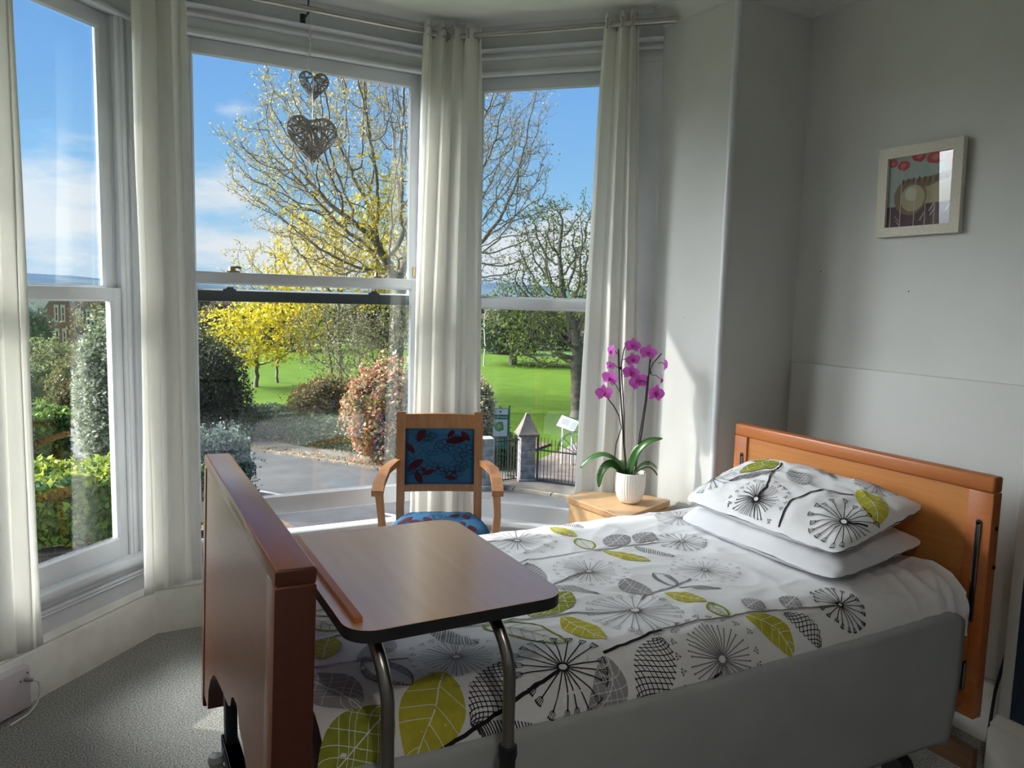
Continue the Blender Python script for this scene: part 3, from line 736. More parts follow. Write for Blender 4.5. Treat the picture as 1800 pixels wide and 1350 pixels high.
# leaves: style, tip, tip, half width, bend, colour
for i, (st, a, b, w, bd, col) in enumerate((
    ('solid', (1.476, .064), (1.518, .186), .034, .0, YEL), ('open', (1.507, .21), (1.482, .336), .034, 0, OLV), ('scratch', (1.553, .335), (1.690, .248), .048, 0, GRY),
    ('scratch', (1.673, .343), (1.805, .258), .042, 0, GRY), ('solid', (1.511, .361), (1.601, .517), .033, .05, YEL), ('hatch', (1.644, .366), (1.703, .52), .030, .05, LIN),
    ('cross', (1.207, .376), (1.094, .598), .055, 0, LIN), ('ring', (1.54, .612), (1.524, .741), .032, 0, LIN), ('scratch', (1.412, .62), (1.412, .765), .045, .1, GRY),
    ('hatch', (1.145, .583), (1.272, .697), .024, -.08, LIN), ('scratch', (1.2, .646), (.999, .756), .062, 0, OLV), ('solid', (1.454, .768), (1.521, .881), .032, .05, YEL),
    ('hatch', (1.521, .75), (1.638, .815), .016, 0, LIN), ('open', (1.521, .89), (1.518, .971), .026, .1, OLV), ('scratch', (1.60, .955), (1.675, .935), .036, 0, GRY),
    ('scratch', (1.722, .985), (1.80, .955), .033, 0, GRY), ('solid', (1.079, .792), (1.113, .96), .044, .05, YEL), ('open', (.857, .754), (1.01, .932), .046, -.08, OLV),
    ('solid', (1.568, .980), (1.661, 1.126), .045, -.12, YEL), ('cross', (1.697, 1.003), (1.77, 1.122), .034, -.1, BLK), ('cross', (1.264, .992), (1.13, 1.145), .060, 0, BLK),
    ('scratch', (1.078, 1.008), (.981, 1.137), .05, -.18, GRY), ('cross', (.83, .955), (.68, 1.09), .046, 0, BLK), ('hatch', (.69, 1.09), (.87, 1.14), .035, .1, BLK),
    ('solid', (.670, .945), (.536, 1.14), .072, 0, YEL), ('scratch', (.52, 1.01), (.345, 1.12), .07, 0, OLV), ('scratch', (.375, .80), (.457, .996), .06, 0, GRY),
    ('ring', (.514, .817), (.581, .97), .045, 0, LIN), ('open', (.42, .46), (.533, .623), .035, 0, OLV), ('hatch', (.505, .81), (.62, .70), .04, .1, LIN),
    ('solid', (.435, .757), (.480, .640), .04, 0, YEL), ('hatch', (.722, .709), (.812, .839), .03, .1, LIN), ('solid', (.95, .30), (1.03, .43), .035, 0, YEL), ('scratch', (.78, .50), (.92, .60), .05, 0, OLV),
    ('hatch', (1.53, .02), (1.60, .11), .026, 0, LIN), ('solid', (.86, .06), (.95, .17), .035, 0, YEL), ('scratch', (.60, .13), (.72, .2), .04, 0, GRY), ('solid', (.40, .28), (.46, .38), .035, 0, YEL))):
    pr.leaf(st, a, b, w, bd, col, i)
dv = mb.build('duvet', PRINT, smooth=80, fix=False)
tag(dv, 'white duvet printed with dandelions and mustard leaves, spread over the bed', 'duvet')

# ------------------------------------------------------------------ pillows
def pillow_fn(c, hx, hyy, T, rise, seed, droop=0):
    """a in 0..1 along the bed width (far to near), b in 0..1 front to headboard"""
    def f(a, b, side, h=0):
        s, t = 2*a-1, 2*b-1
        k = max(0, 1-abs(s)**2.6)**.62*max(0, 1-abs(t)**2.6)**.62
        cr = 1-.07*(s*s*t*t)**3; pin = cr*(1-.035*(1-s*s)*abs(t)**2)
        pin2 = cr*(1-.02*(1-t*t)*s*s)
        x = c[0]+t*hx*pin; y = c[1]+.045*t-s*(hyy+.02*t)*pin2
        z = c[2]+rise*t+droop*s*s*(1 if t < 0 else .4)
        wr = .010*noise.noise(Vector((s*2.4, t*2.2, seed)))+.006*(1-abs(noise.noise(Vector((s*5, t*4+s, seed+3)))))**4
        z += side*(k*(T if side > 0 else T*.75)+(wr*(.4+k) if side > 0 else 0)+h)+.004*noise.noise(Vector((s*7, t*7, seed)))*(1-k)
        return (x, y, z)
    return f
def make_pillow(fn, m, label):
    mb = MB(); n1, n2 = 60, 44
    mb.grid(lambda a, b: fn(a, b, 1), n1, n2); mb.grid(lambda a, b: fn(1-a, b, -1), n1, n2)
    return mb
P1 = pillow_fn((2.205, 1.940, .815), .265, .395, .072, .022, 2)
mb = make_pillow(P1, COTTON2, None)
o = mb.build('pillow', COTTON2, smooth=80, fix=False); tag(o, 'plain white pillow lying under the printed pillow', 'pillow')
P2 = pillow_fn((2.215, 1.945, .915), .255, .390, .080, .045, 8)
mb = make_pillow(P2, COTTON, None)
# pattern in real lengths so the flowers stay round: u runs along the pillow, v across
PW, PH = .78, .51
pp = Print(mb, lambda u, v, h=0: P2(min(.995, max(.005, u/PW)), min(.99, max(.01, v/PH)), 1, h+.0008), .015)
def pq(a, b): return (a*PW, b*PH)
for pts, w in (([pq(.46, .09), pq(.45, .26), pq(.38, .46), pq(.35, .64), pq(.30, .76)], .007), ([pq(.66, .01), pq(.62, .20), pq(.66, .38), pq(.72, .50), pq(.8, .56)], .007), ([pq(.91, .24), pq(.97, .36)], .008), ([pq(.05, .28), pq(.14, .55), pq(.17, .72)], .004)):
    pp.wavy(pts, w, BLK, 3)
pp.flower(pq(.46, .12), .105, 40, BLK, .0022, 'dots', 3); pp.flower(pq(.90, .245), .125, 20, BLK, .003, 'fork', 4); pp.flower(pq(.075, .27), .105, 20, BLK, .0022, 'fork', 5); pp.flower(pq(.80, .84), .08, 20, LIN, .0022, 'fork', 6)
pp.leaf('solid', pq(.19, .42), pq(.27, .78), .066, 0, OLV, 1); pp.leaf('solid', pq(.78, .66), pq(.985, .44), .05, .1, YEL, 2); pp.leaf('hatch', pq(.20, .26), pq(.37, .52), .030, 0, BLK, 3)
pp.leaf('cross', pq(.42, .62), pq(.60, .46), .046, 0, LIN, 4); pp.leaf('hatch', pq(.47, .82), pq(.63, .76), .024, 0, LIN, 5); pp.leaf('solid', pq(.08, .74), pq(.16, .90), .03, 0, YEL, 6)
o = mb.build('pillow', PRINT, smooth=80, fix=False); tag(o, 'pillow printed with black dandelions and green leaves, topmost by the headboard', 'pillow')

# ------------------------------------------------------------------ overbed table
tb = empty('overbed_table', 'overbed table with a light brown top and black edge, straddling the foot of the bed', 'overbed table', (.62, 1.62, 0))
def rrect(x0, x1, y0, y1, r, n=8):
    out = []
    for cx, cy, a0 in ((x1-r, y1-r, 0), (x0+r, y1-r, PI/2), (x0+r, y0+r, PI), (x1-r, y0+r, 1.5*PI)):
        out += [(cx+r*math.cos(a0+PI/2*i/n), cy+r*math.sin(a0+PI/2*i/n)) for i in range(n+1)]
    return out
TZ = 1.0
mb = MB(); pl = rrect(.382, .858, 1.328, 1.955, .06)
n = len(pl); inner = rrect(.384, .856, 1.330, 1.953, .058)
mb.mi = 1; mb.prism(pl, TZ-.026, TZ-.0008)
mb.mi = 0; mb._add([(*p, TZ) for p in inner], [tuple(range(n))], 0)
mb._add([(*p, TZ) for p in inner]+[(*p, TZ-.0008) for p in pl], [(i, (i+1) % n, n+(i+1) % n, n+i) for i in range(n)], 0)
o = mb.build('tabletop', [TABTOP, BLACKP]); attach(o, tb)
mb = MB(); mb.box(.402, .420, 1.372, 1.93, TZ, TZ+.012, .002); o = mb.build('rim_strip', WOODH); attach(o, tb); o['label'] = 'raised reddish wood strip'
for x, nm in ((.458, 0), (.722, 1)):
    mb = MB()
    c = [(x-.012, 1.80, TZ-.040), (x-.012, 1.45, TZ-.040)]+[(x-.012+.012*i/8, 1.45-.115*math.sin(PI/2*i/8), TZ-.040-.115*(1-math.cos(PI/2*i/8))) for i in range(1, 9)]+[(x, 1.335, .5), (x, 1.335, .10)]
    mb.tube(c, .0135, 16); leg = mb.build('leg', CHROME); attach(leg, tb)
    mb = MB(); mb.lathe([(.0135, .692), (.020, .690), (.021, .672), (.0175, .66), (.0175, .10), (0, .10)], (x, 1.335, 0), 18)
    o = mb.build('collar', BLACKP if x > .5 else CHROME); o.parent = leg; o.matrix_parent_inverse = (Matrix.Translation(tb.location)).inverted() @ Matrix.Identity(4)
    o.matrix_parent_inverse = Matrix.Identity(4)
mb = MB(); mb.box(.44, .74, 1.318, 1.352, .075, .105, .004)
for x in (.458, .722): mb.box(x-.016, x+.016, 1.30, 2.0, .055, .08, .004)
o = mb.build('base', BLACKM); attach(o, tb)
for x in (.458, .722):
    for y in (1.33, 1.97):
        mb = MB(); mb.tube([(x-.011, y, .027), (x+.011, y, .027)], .027, 16); o = mb.build('caster', BLACKP); attach(o, tb)
# ------------------------------------------------------------------ armchair
CHB = mat('chair_blue_cloth', (.023, .09, .185), .85, col2=(.03, .11, .215), nscale=90, bump=.06, bscale=260, spec=.15)
CHM = mat('chair_maroon_print', (.055, .013, .02), .85, spec=.1)
CHL = mat('chair_dark_line', (.012, .014, .03), .85, spec=.1)
ch = empty('armchair', 'wooden armchair with blue floral seat and back pads, in the bay between the windows', 'armchair', (1.4015, 3.35, 0), math.radians(-22))
def chain(mb, pts, w, d):
    """bar of rectangular section w (along x) by d through pts"""
    vs = []; n = len(pts)
    for i, p in enumerate(pts):
        p = Vector(p[:3]); t = (Vector(pts[min(i+1, n-1)][:3])-Vector(pts[max(i-1, 0)][:3])).normalized()
        ax = Vector((1, 0, 0)); ax = (ax-t*ax.dot(t)).normalized(); b = t.cross(ax)
        ww = pts[i][3] if len(pts[i]) > 3 else w
        for q, r in ((-1, -1), (1, -1), (1, 1), (-1, 1)): vs.append(p+ax*q*ww/2+b*r*d/2)
    fs = [(4*i+k, 4*i+(k+1) % 4, 4*i+4+(k+1) % 4, 4*i+4+k) for i in range(n-1) for k in range(4)]+[(0, 1, 2, 3), (4*n-4, 4*n-3, 4*n-2, 4*n-1)]
    mb._add(vs, fs)
def backy(z): return .205+(z-.5)*.105
fr = MB()
for s in (-1, 1):
    chain(fr, [(s*.196, backy(z), z, .040+.012*max(0, (z-.7))) for z in (.44, .6, .75, .9, 1.02, 1.045)], .04, .05)
z0, z1 = 1.0, 1.04
def bar(za, zb, x, th, sag=0):
    v = []
    for i in range(9):
        f = -1+2*i/8
        for z in (za, zb+sag*(1-f*f)):
            y = backy(z)+.012*(1-f*f)
            v += [(f*x, y-th/2, z), (f*x, y+th/2, z)]
    fr._add(v, [(4*i+a, 4*i+b, 4*i+4+b, 4*i+4+a) for i in range(8) for a, b in ((0, 1), (1, 3), (3, 2), (2, 0))]+[(0, 1, 3, 2), (32, 33, 35, 34)])
bar(.962, 1.032, .19, .03, .004); bar(.642, .678, .19, .026)
fr.build('backrest_frame', OAK, ch)
pad = MB()
def padf(u, v, side=1, h=0):
    x = (u-.5)*2*(.176+.004*v); z = .677+v*.286
    e = min(u, 1-u, v, 1-v); q = min(1, e/.06); q = math.sqrt(1-(1-q)**2)
    return (x, backy(z)+.006-side*(.006+.016*q)-h*1.0, z)
pad.grid(lambda u, v: padf(u, v), 24, 20); pad.grid(lambda u, v: padf(1-u, v, -1), 24, 20)
pr2 = Print(pad, lambda u, v, h=0: padf(min(.97, max(.03, u)), min(.97, max(.03, v)), 1, h+.001), .08)
def floral(p, seed, n, k=1, ey=1.0, big=None):
    rnd = random.Random(seed)
    for i in range(n):
        c = Vector((rnd.uniform(.1, .9), rnd.uniform(.1, .9))); r = rnd.uniform(.08, .13)*k; a0 = rnd.random()*6
        for j in range(5):
            a = a0+2*PI*j/5; q = c+Vector((math.cos(a), math.sin(a)*ey))*r*.62
            p.line([(q.x+r*.42*math.cos(t), q.y+r*.42*math.sin(t)*ey) for t in [2*PI*m/10 for m in range(11)]], .0065*k, 2, .001)
        if i % 2: p.poly([(c.x+r*.3*math.cos(t), c.y+r*.3*math.sin(t)*ey) for t in [2*PI*m/8 for m in range(8)]], 1, .0012)
    for i in range(n+4):
        c = Vector((rnd.uniform(.08, .92), rnd.uniform(.08, .92))); a = rnd.random()*6.3; L = rnd.uniform(.09, .15)*k
        A = c-Vector((math.cos(a), math.sin(a)*ey))*L; Bq = c+Vector((math.cos(a), math.sin(a)*ey))*L
        f = p.leafmap(A, Bq, L*.42)
        if i % 3 < 2: p.fill(f, 1, .0011, 8, 3)
        else: p.outline(f, .0065*k, 2, .001)
    for i in range(5):
        x = rnd.uniform(.1, .9); y = rnd.uniform(0, .4); pts = []
        for m in range(9): pts.append((x+.14*k*math.sin(m*.7+i), y+m*.06))
        p.line(pts, .006*k, 2, .0009)
floral(pr2, 5, 11)
pad.build('back_pad', [CHB, CHM, CHL], ch, smooth=60, fix=False)
st = MB()
def seatf(u, v, side=1, h=0):
    a, b = u*2-1, v*2-1
    # rounded-square plan
    r = max(abs(a), abs(b)); ang = math.atan2(b, a); k = (abs(math.cos(ang))**5+abs(math.sin(ang))**5)**(-1/5)
    x = a*.245*(.93+.07*(1-abs(b)))*(1-.10*b if b > 0 else 1); y = -.02-b*-.235
    sq = 1-.16*min(abs(a), abs(b))**3
    q = 1-r**4
    return (x*sq, y*sq, .50+side*(.062*max(0, q)**.55 if side > 0 else .012)+h)
st.grid(lambda u, v: seatf(u, v), 34, 34); st.grid(lambda u, v: seatf(1-u, v, -1), 12, 12)
pr3 = Print(st, lambda u, v, h=0: seatf(min(.96, max(.04, u)), min(.96, max(.04, v)), 1, h+.0012), .05)
floral(pr3, 12, 13, .8)
st.build('seat', [CHB, CHM, CHL], ch, smooth=60, fix=False)
ra = MB(); ra.box(-.20, .20, -.225, -.20, .425, .488, .004); ra.box(-.19, .19, .185, .21, .425, .488, .004)
for s in (-1, 1): ra.box(min(s*.205, s*.228), max(s*.205, s*.228), -.22, .2, .425, .488, .004)
ra.build('seat_rail', OAK, ch)
for s in (-1, 1):
    a = MB()
    chain(a, [(s*.212, backy(.79)-.005, .792, .036), (s*.232, .13, .800, .04), (s*.262, .04, .790, .046), (s*.276-.006, -.08, .755, .052), (s*.276-.010, -.17, .728, .054)], .05, .030)
    o = a.build('armrest', OAK, ch, smooth=40)
    f = MB(); chain(f, [(s*.270-.008, -.145, .715, .036), (s*.268, -.15, .62, .032), (s*.258, -.165, .52, .036), (s*.240, -.19, .45, .042), (s*.235, -.20, .2, .036), (s*.235, -.205, 0, .03)], .035, .036)
    f.build('leg', OAK, ch, smooth=40)
    f = MB(); chain(f, [(s*.196, backy(.44), .44, .04), (s*.198, .215, .2, .036), (s*.20, .26, 0, .03)], .04, .038)
    f.build('leg', OAK, ch, smooth=40)

# ------------------------------------------------------------------ bedside cabinet
cb = empty('bedside_cabinet', 'beech bedside cabinet carrying the orchid in the corner by the pillow', 'cabinet', (2.18, 2.96, 0))
QA, QB, QC, QD, QE = (1.975, 3.125), (2.021, 2.704), (2.425, 2.868), (2.375, 2.985), (2.105, 3.195)
def round_poly(P, r, n=4):
    out = []; m = len(P)
    for i in range(m):
        p = Vector(P[i]); a = (Vector(P[i-1])-p).normalized(); b = (Vector(P[(i+1) % m])-p).normalized()
        A, Bb = p+a*r, p+b*r
        for k in range(n+1):
            t = k/n; out.append(((A*(1-t)+p*t)*(1-t)+(p*(1-t)+Bb*t)*t)[:])
    return out
def inset(P, d):
    c = sum((Vector(p) for p in P), Vector((0, 0)))/len(P)
    return [(Vector(p)+(c-Vector(p)).normalized()*d)[:] for p in P]
Q = [QA, QB, QC, QD, QE]
mb = MB(); pl = round_poly(Q, .018); mb.mi = 1; mb.prism(pl, .645, .668); n = len(pl); mb._add([(*p, .67) for p in inset(pl, .003)]+[(*p, .668) for p in pl], [tuple(range(n))]+[(i, (i+1) % n, n+(i+1) % n, n+i) for i in range(n)], 0)
o = mb.build('top', [BEECH, BEECHE]); attach(o, cb)
mb = MB(); mb.prism(inset(Q, .018), .05, .645); mb.prism(inset(Q, .04), 0, .05); o = mb.build('body', BEECH); attach(o, cb)
bi, ci = [Vector(p) for p in (inset(Q, .018)[1], inset(Q, .018)[2])]
dr = (ci-bi).normalized(); nn = Vector((dr.y, -dr.x))
for nm, za, zb in (('drawer', .46, .635), ('door', .06, .45)):
    a, b = bi+dr*.012, ci-dr*.012
    mb = MB(); mb.prism([a[:], b[:], (b+nn*.016)[:], (a+nn*.016)[:]], za, zb); d = mb.build(nm, BEECH); attach(d, cb)
    m = (a+b)/2+nn*.016; zc = (za+zb)/2 if nm == 'drawer' else zb-.06
    mb = MB(); mb.tube([(m.x-dr.x*.05, m.y-dr.y*.05, zc), (m.x+nn.x*.022-dr.x*.045, m.y+nn.y*.022-dr.y*.045, zc), (m.x+nn.x*.022+dr.x*.045, m.y+nn.y*.022+dr.y*.045, zc), (m.x+dr.x*.05, m.y+dr.y*.05, zc)], .005, 8)
    h = mb.build('handle', STEEL); h.parent = d

# ------------------------------------------------------------------ orchid
POT = mat('white_ribbed_ceramic', (.80, .79, .76), .35)
OLEAF = mat('orchid_leaf', (.035, .115, .02), .32, col2=(.05, .15, .03), nscale=12)
OSTEM = mat('orchid_stem', (.035, .018, .015), .5)
OPET = mat('orchid_petal', (.72, .13, .66), .6, col2=(.60, .09, .55), nscale=30, trans=.25)
OLIP = mat('orchid_lip', (.35, .01, .12), .5)
SOIL = mat('bark_soil', (.05, .03, .02), .9)
CO = (2.203, 2.911)
oc = empty('potted_orchid', 'pink orchid in a ribbed white pot on the bedside cabinet', 'orchid', (*CO, .67))
def AO(mb, name, m, **k): return attach2(mb.build(name, m, **k))
def attach2(o):
    o.parent = oc; o.matrix_parent_inverse = Matrix.Translation(oc.location).inverted(); return o
mb = MB()
prof = [(0, 0), (.030, .0), (.046, .006), (.060, .026), (.068, .055), (.0715, .09), (.0725, .148), (.0705, .1505), (.067, .148), (.066, .12), (0, .118)]
vs = []; seg = 144
for r, z in prof:
    for k in range(seg):
        rib = .0011*math.cos(2*PI*k/seg*36) if .02 < z < .135 and r > .05 else 0
        a = 2*PI*k/seg; vs.append((CO[0]+(r+rib)*math.cos(a), CO[1]+(r+rib)*math.sin(a), .67+z))
mb._add(vs, [(i*seg+k, i*seg+(k+1) % seg, (i+1)*seg+(k+1) % seg, (i+1)*seg+k) for i in range(len(prof)-1) for k in range(seg)])
AO(mb, 'pot', POT)
mb = MB(); mb.lathe([(0, .128), (.04, .131), (.0665, .124)], (*CO, .67), 20); AO(mb, 'soil', SOIL)
def ribbon_leaf(pts, w, up):
    mb = MB(); P = [Vector(p) for p in pts]; n = 14; rows = []
    def cat(t):
        f = t*(len(P)-1); i = min(int(f), len(P)-2); f -= i
        p0, p1, p2, p3 = P[max(0, i-1)], P[i], P[i+1], P[min(len(P)-1, i+2)]
        return .5*((2*p1)+(p2-p0)*f+(2*p0-5*p1+4*p2-p3)*f*f+(3*p1-p0-3*p2+p3)*f**3)
    vs = []
    for i in range(n+1):
        t = i/n; p = cat(t); d = (cat(min(1, t+.02))-cat(max(0, t-.02))).normalized()
        s = d.cross(Vector(up)).normalized(); nrm = s.cross(d)
        ww = w*(math.sin(PI*(.12+.86*t))**.7)*(1.0)
        for j in range(5):
            q = -1+j/2; vs.append(p+s*q*ww+nrm*(.25*ww*abs(q)**1.5))
    mb._add(vs, [(i*5+j, i*5+j+1, (i+1)*5+j+1, (i+1)*5+j) for i in range(n) for j in range(4)])
    return AO(mb, 'leaf', OLEAF, smooth=70, fix=False, solid=.0025)
ribbon_leaf([(2.19, 2.92, .80), (2.150, 2.945, .862), (2.095, 2.985, .895), (2.045, 3.02, .872), (2.006, 3.05, .826)], .024, (.3, -.5, 1))
ribbon_leaf([(2.185, 2.925, .80), (2.145, 2.95, .845), (2.110, 2.968, .850), (2.082, 2.985, .805), (2.074, 2.985, .740)], .023, (-.5, -.5, .8))
ribbon_leaf([(2.19, 2.915, .80), (2.200, 2.90, .87), (2.222, 2.885, .93), (2.262, 2.855, .975), (2.312, 2.82, .990)], .022, (-.3, -.6, .9))
ribbon_leaf([(2.205, 2.905, .80), (2.235, 2.87, .852), (2.262, 2.845, .866), (2.292, 2.825, .848)], .026, (.1, -.3, 1))
ribbon_leaf([(2.21, 2.915, .80), (2.265, 2.875, .842), (2.292, 2.855, .832), (2.307, 2.84, .808)], .016, (.1, .3, 1))
ribbon_leaf([(2.20, 2.93, .80), (2.20, 2.985, .85), (2.19, 3.03, .845)], .024, (0, .3, 1))
SL = [(2.190, 2.922, .79), (2.172, 2.935, .954), (2.160, 2.944, 1.118), (2.146, 2.954, 1.267), (2.138, 2.960, 1.404)]
SR = [(2.216, 2.90, .79), (2.238, 2.884, 1.013), (2.251, 2.874, 1.178), (2.256, 2.871, 1.34), (2.259, 2.869, 1.385)]
for pts, r in ((SL, .0036), (SR, .0036)):
    mb = MB(); mb.tube(pts, r, 8); AO(mb, 'support_stick', OSTEM, smooth=60)
for pts in ([(2.195, 2.925, .80), (2.178, 2.936, .95), (2.168, 2.936, 1.10), (2.155, 2.943, 1.25), (2.150, 2.948, 1.33), (2.153, 2.94, 1.40), (2.16, 2.935, 1.425)],
            [(2.222, 2.905, .80), (2.228, 2.888, 1.0), (2.240, 2.872, 1.16), (2.246, 2.868, 1.28), (2.268, 2.862, 1.345), (2.285, 2.85, 1.37), (2.30, 2.84, 1.392)],
            [(2.188, 2.93, .80), (2.140, 2.959, .88), (2.144, 2.956, .952), (2.161, 2.943, 1.03), (2.150, 2.952, 1.09), (2.128, 2.968, 1.135), (2.092, 2.99, 1.185)]):
    mb = MB(); mb.tube(pts, .0027, 8); AO(mb, 'stem', OSTEM, smooth=60)
view = Vector((-.60, -.79, .10))
def flower(c, face, r, roll=0, stem_from=None, closed=0):
    c = Vector(c); f = Vector(face).normalized()
    s = f.cross(Vector((0, 0, 1))).normalized(); u = s.cross(f)
    s, u = s*math.cos(roll)+u*math.sin(roll), u*math.cos(roll)-s*math.sin(roll)
    mb = MB()
    def petal(ang, L, W, cup):
        d = s*math.cos(ang)+u*math.sin(ang); e = f.cross(d); vs = []
        for i in range(8):
            t = i/7; ww = W*math.sin(PI*min(1, .08+.90*t))**.6
            for j in range(5):
                q = -1+j/2; vs.append(c+d*L*t+e*q*ww+f*(cup*L*(t*t*.7-.15*q*q*t+.1*math.sin(3*q+i))))
        mb._add(vs, [(i*5+j, i*5+j+1, (i+1)*5+j+1, (i+1)*5+j) for i in range(7) for j in range(4)])
    for a in (0.12, PI-.12): petal(a, r, r*.52, .18-closed*.8)
    for a in (PI/2, PI*1.24, PI*1.76): petal(a, r*.92, r*.30, -.12+closed*.9)
    o = AO(mb, 'flower', OPET, smooth=80, fix=False)
    m = MB(); q = c+f*r*.16-u*r*.12
    for dx, dz, sz in ((0, 0, .16), (-.16, .06, .10), (.16, .06, .10), (0, -.22, .10)):
        m.ball(q+s*dx*r+u*dz*r, r*sz, 1, (1, 1, 1.15))
    l = m.build('lip', OLIP, smooth=80); l.parent = o; l.matrix_parent_inverse = Matrix.Identity(4)
    if stem_from:
        m = MB(); m.tube([stem_from, (Vector(stem_from)+c)/2+Vector((0, 0, .008)), c-f*r*.06], .0016, 6); AO(m, 'pedicel', OSTEM)
V = Vector
flower((2.110, 2.975, 1.395), (-.98, .1, .1), .037, .2, (2.141, 2.957, 1.375)); flower((2.106, 2.975, 1.328), (-.9, -.3, -.4), .027, .1, (2.145, 2.954, 1.31), .6)
flower((2.186, 2.915, 1.425), (-.5, -.75, .0), .039, .1, (2.16, 2.935, 1.42)); flower((2.190, 2.915, 1.358), (-.3, -.9, -.1), .037, -.2, (2.152, 2.945, 1.355))
flower((2.182, 2.915, 1.298), (-.5, -.8, .05), .041, .15, (2.150, 2.948, 1.28)); flower((2.212, 2.893, 1.258), (-.45, -.85, .1), .047, -.35, (2.245, 2.868, 1.25))
flower((2.106, 2.975, 1.268), (-.75, -.6, .1), .041, .25, (2.151, 2.951, 1.20)); flower((2.085, 2.99, 1.196), (-.55, -.8, .15), .042, -.1, (2.092, 2.99, 1.19))
flower((2.244, 2.87, 1.395), (-.6, -.75, .05), .041, .1, (2.262, 2.867, 1.35)); flower((2.312, 2.825, 1.340), (.85, -.4, .1), .036, .2, (2.285, 2.845, 1.345))
flower((2.296, 2.832, 1.272), (.7, -.6, .0), .036, .3, (2.258, 2.865, 1.29)); flower((2.278, 2.842, 1.204), (-.1, -.98, .0), .046, .2, (2.25, 2.868, 1.22))
for p in ((2.148, 2.952, 1.315), (2.256, 2.868, 1.30)):
    mb = MB(); mb.tube([(p[0]-.007, p[1], p[2]), (p[0]+.005, p[1]-.004, p[2])], .007, 8); AO(mb, 'clip', BLACKP)

# ------------------------------------------------------------------ framed picture
px = XW
FRM = mat('limed_wood_frame', (.66, .62, .54), .55, col2=(.57, .53, .45), nscale=9, stretch=(4, 18, 18), bump=.06, bscale=60)
pic = empty('framed_picture', 'square picture of red poppies and a brown round form in a pale limed wood frame', 'picture', (px, 2.035, 2.105))
LEAN = Matrix.Translation((px, 1.846, 0)) @ Matrix.Rotation(.015, 4, 'Z') @ Matrix.Translation((-px, -1.846, 0)) @ Matrix.Translation((px, 0, 1.927)) @ Matrix.Rotation(-.035, 4, 'Y') @ Matrix.Translation((-px, 0, -1.927))
def AP(mb, name, m, **k):
    o = mb.build(name, m, **k); o.parent = pic; o.matrix_parent_inverse = Matrix.Translation(pic.location).inverted(); return o
y0, y1, za, zb = 1.846, 2.204, 1.926, 2.286
iy0, iy1, iz0, iz1 = 1.886, 2.162, 1.964, 2.244
mb = MB(); mb.T = LEAN
F0, F1 = px-.028, px-.004
for poly in ([(y0, za), (y1, za), (iy1, iz0), (iy0, iz0)], [(y1, za), (y1, zb), (iy1, iz1), (iy1, iz0)], [(y1, zb), (y0, zb), (iy0, iz1), (iy1, iz1)], [(y0, zb), (y0, za), (iy0, iz0), (iy0, iz1)]):
    mb.prism(poly, F0, F1, 'x')
AP(mb, 'frame', FRM, smooth=0)
ART = [mat('art_'+n, c, .8) for n, c in (('grey_blue', (.36, .40, .40)), ('maroon', (.085, .035, .05)), ('brown', (.22, .135, .085)), ('tan', (.42, .35, .22)), ('poppy_red', (.48, .05, .065)), ('cream', (.60, .55, .45)), ('white_stem', (.55, .50, .50)), ('pink', (.55, .16, .18)), ('dark_brown', (.11, .055, .045)))]
mb = MB(); mb.T = LEAN
def art(pts, col, lay):
    x = px-.014-lay*.0002
    mb._add([(x, iy1+(iy0-iy1)*a, iz0+(iz1-iz0)*b) for a, b in pts], [tuple(range(len(pts)))], col)
def circ(a, b, r, n=24, t0=0, t1=2*PI, ry=None): return [(a+r*math.cos(t0+(t1-t0)*i/n), b+(ry or r)*math.sin(t0+(t1-t0)*i/n)) for i in range(n if t1-t0 > 6.2 else n+1)]
art([(0, 0), (1, 0), (1, 1), (0, 1)], 0, 0)
art([(0, 0), (1, 0), (1, .315), (0, .295)], 1, 1)
art([(.35, .30), (1, .315), (1, .70), (.75, .70), (.55, .62)], 3, 2)
art(circ(.36, .42, .26), 2, 3); art([(.30, .66), (.62, .68), (1, .73), (1, .66), (.8, .60), (.62, .54), (.45, .60)], 2, 3)
for i in range(9):
    a = .22+i*.085; art([(a, .60+.02*math.sin(i)), (a+.03, .61), (a+.035, .70-.008*abs(i-3)), (a, .69-.008*abs(i-3))], 8, 4)
art(circ(.40, .40, .19), 3, 5); art(circ(.37, .46, .095, 9), 5, 6); art(circ(.40, .41, .06, 7), 5, 6)
for a, b, r in ((.06, .93, .08), (.23, .88, .10), (.47, .98, .11), (.72, .93, .13), (.95, .90, .11)):
    rnd = random.Random(int(a*100)); art([(a+r*math.cos(t)*rnd.uniform(.8, 1.1), max(0, min(1, b+r*.8*math.sin(t)*rnd.uniform(.75, 1.1)))) for t in [2*PI*i/14 for i in range(14)]], 4, 3+int(a*4))
    art([(a+r*.5*math.cos(t)*rnd.uniform(.6, 1.1), min(1, b+r*.35*math.sin(t))) for t in [2*PI*i/9 for i in range(9)]], 7, 9)
for a, b in ((.05, .29), (.21, .86), (.43, .75), (.60, .30), (.74, .30)): art([(a, 0), (a+.012, 0), (a+.010, b), (a, b)], 6, 8)
for a, b in ((.12, .17), (.13, .11), (.66, .20), (.68, .14), (.52, .08), (.90, .18)): art([(a, b), (a+.015, b-.01), (a+.08, b+.10*(1 if a > .5 else -.8)), (a+.07, b+.105*(1 if a > .5 else -.8))], 6, 8)
AP(mb, 'print', ART, fix=False, smooth=0)
mb = MB(); mb.T = LEAN; mb.box(px-.0185, px-.0178, iy0-.004, iy1+.004, iz0-.004, iz1+.004); AP(mb, 'glass', PGLASS)
mb = MB(); mb.T = LEAN; mb.box(px-.008, px-.005, y0+.004, y1-.004, za+.004, zb-.004); AP(mb, 'backing', mat('brown_backing', (.12, .08, .05), .8))

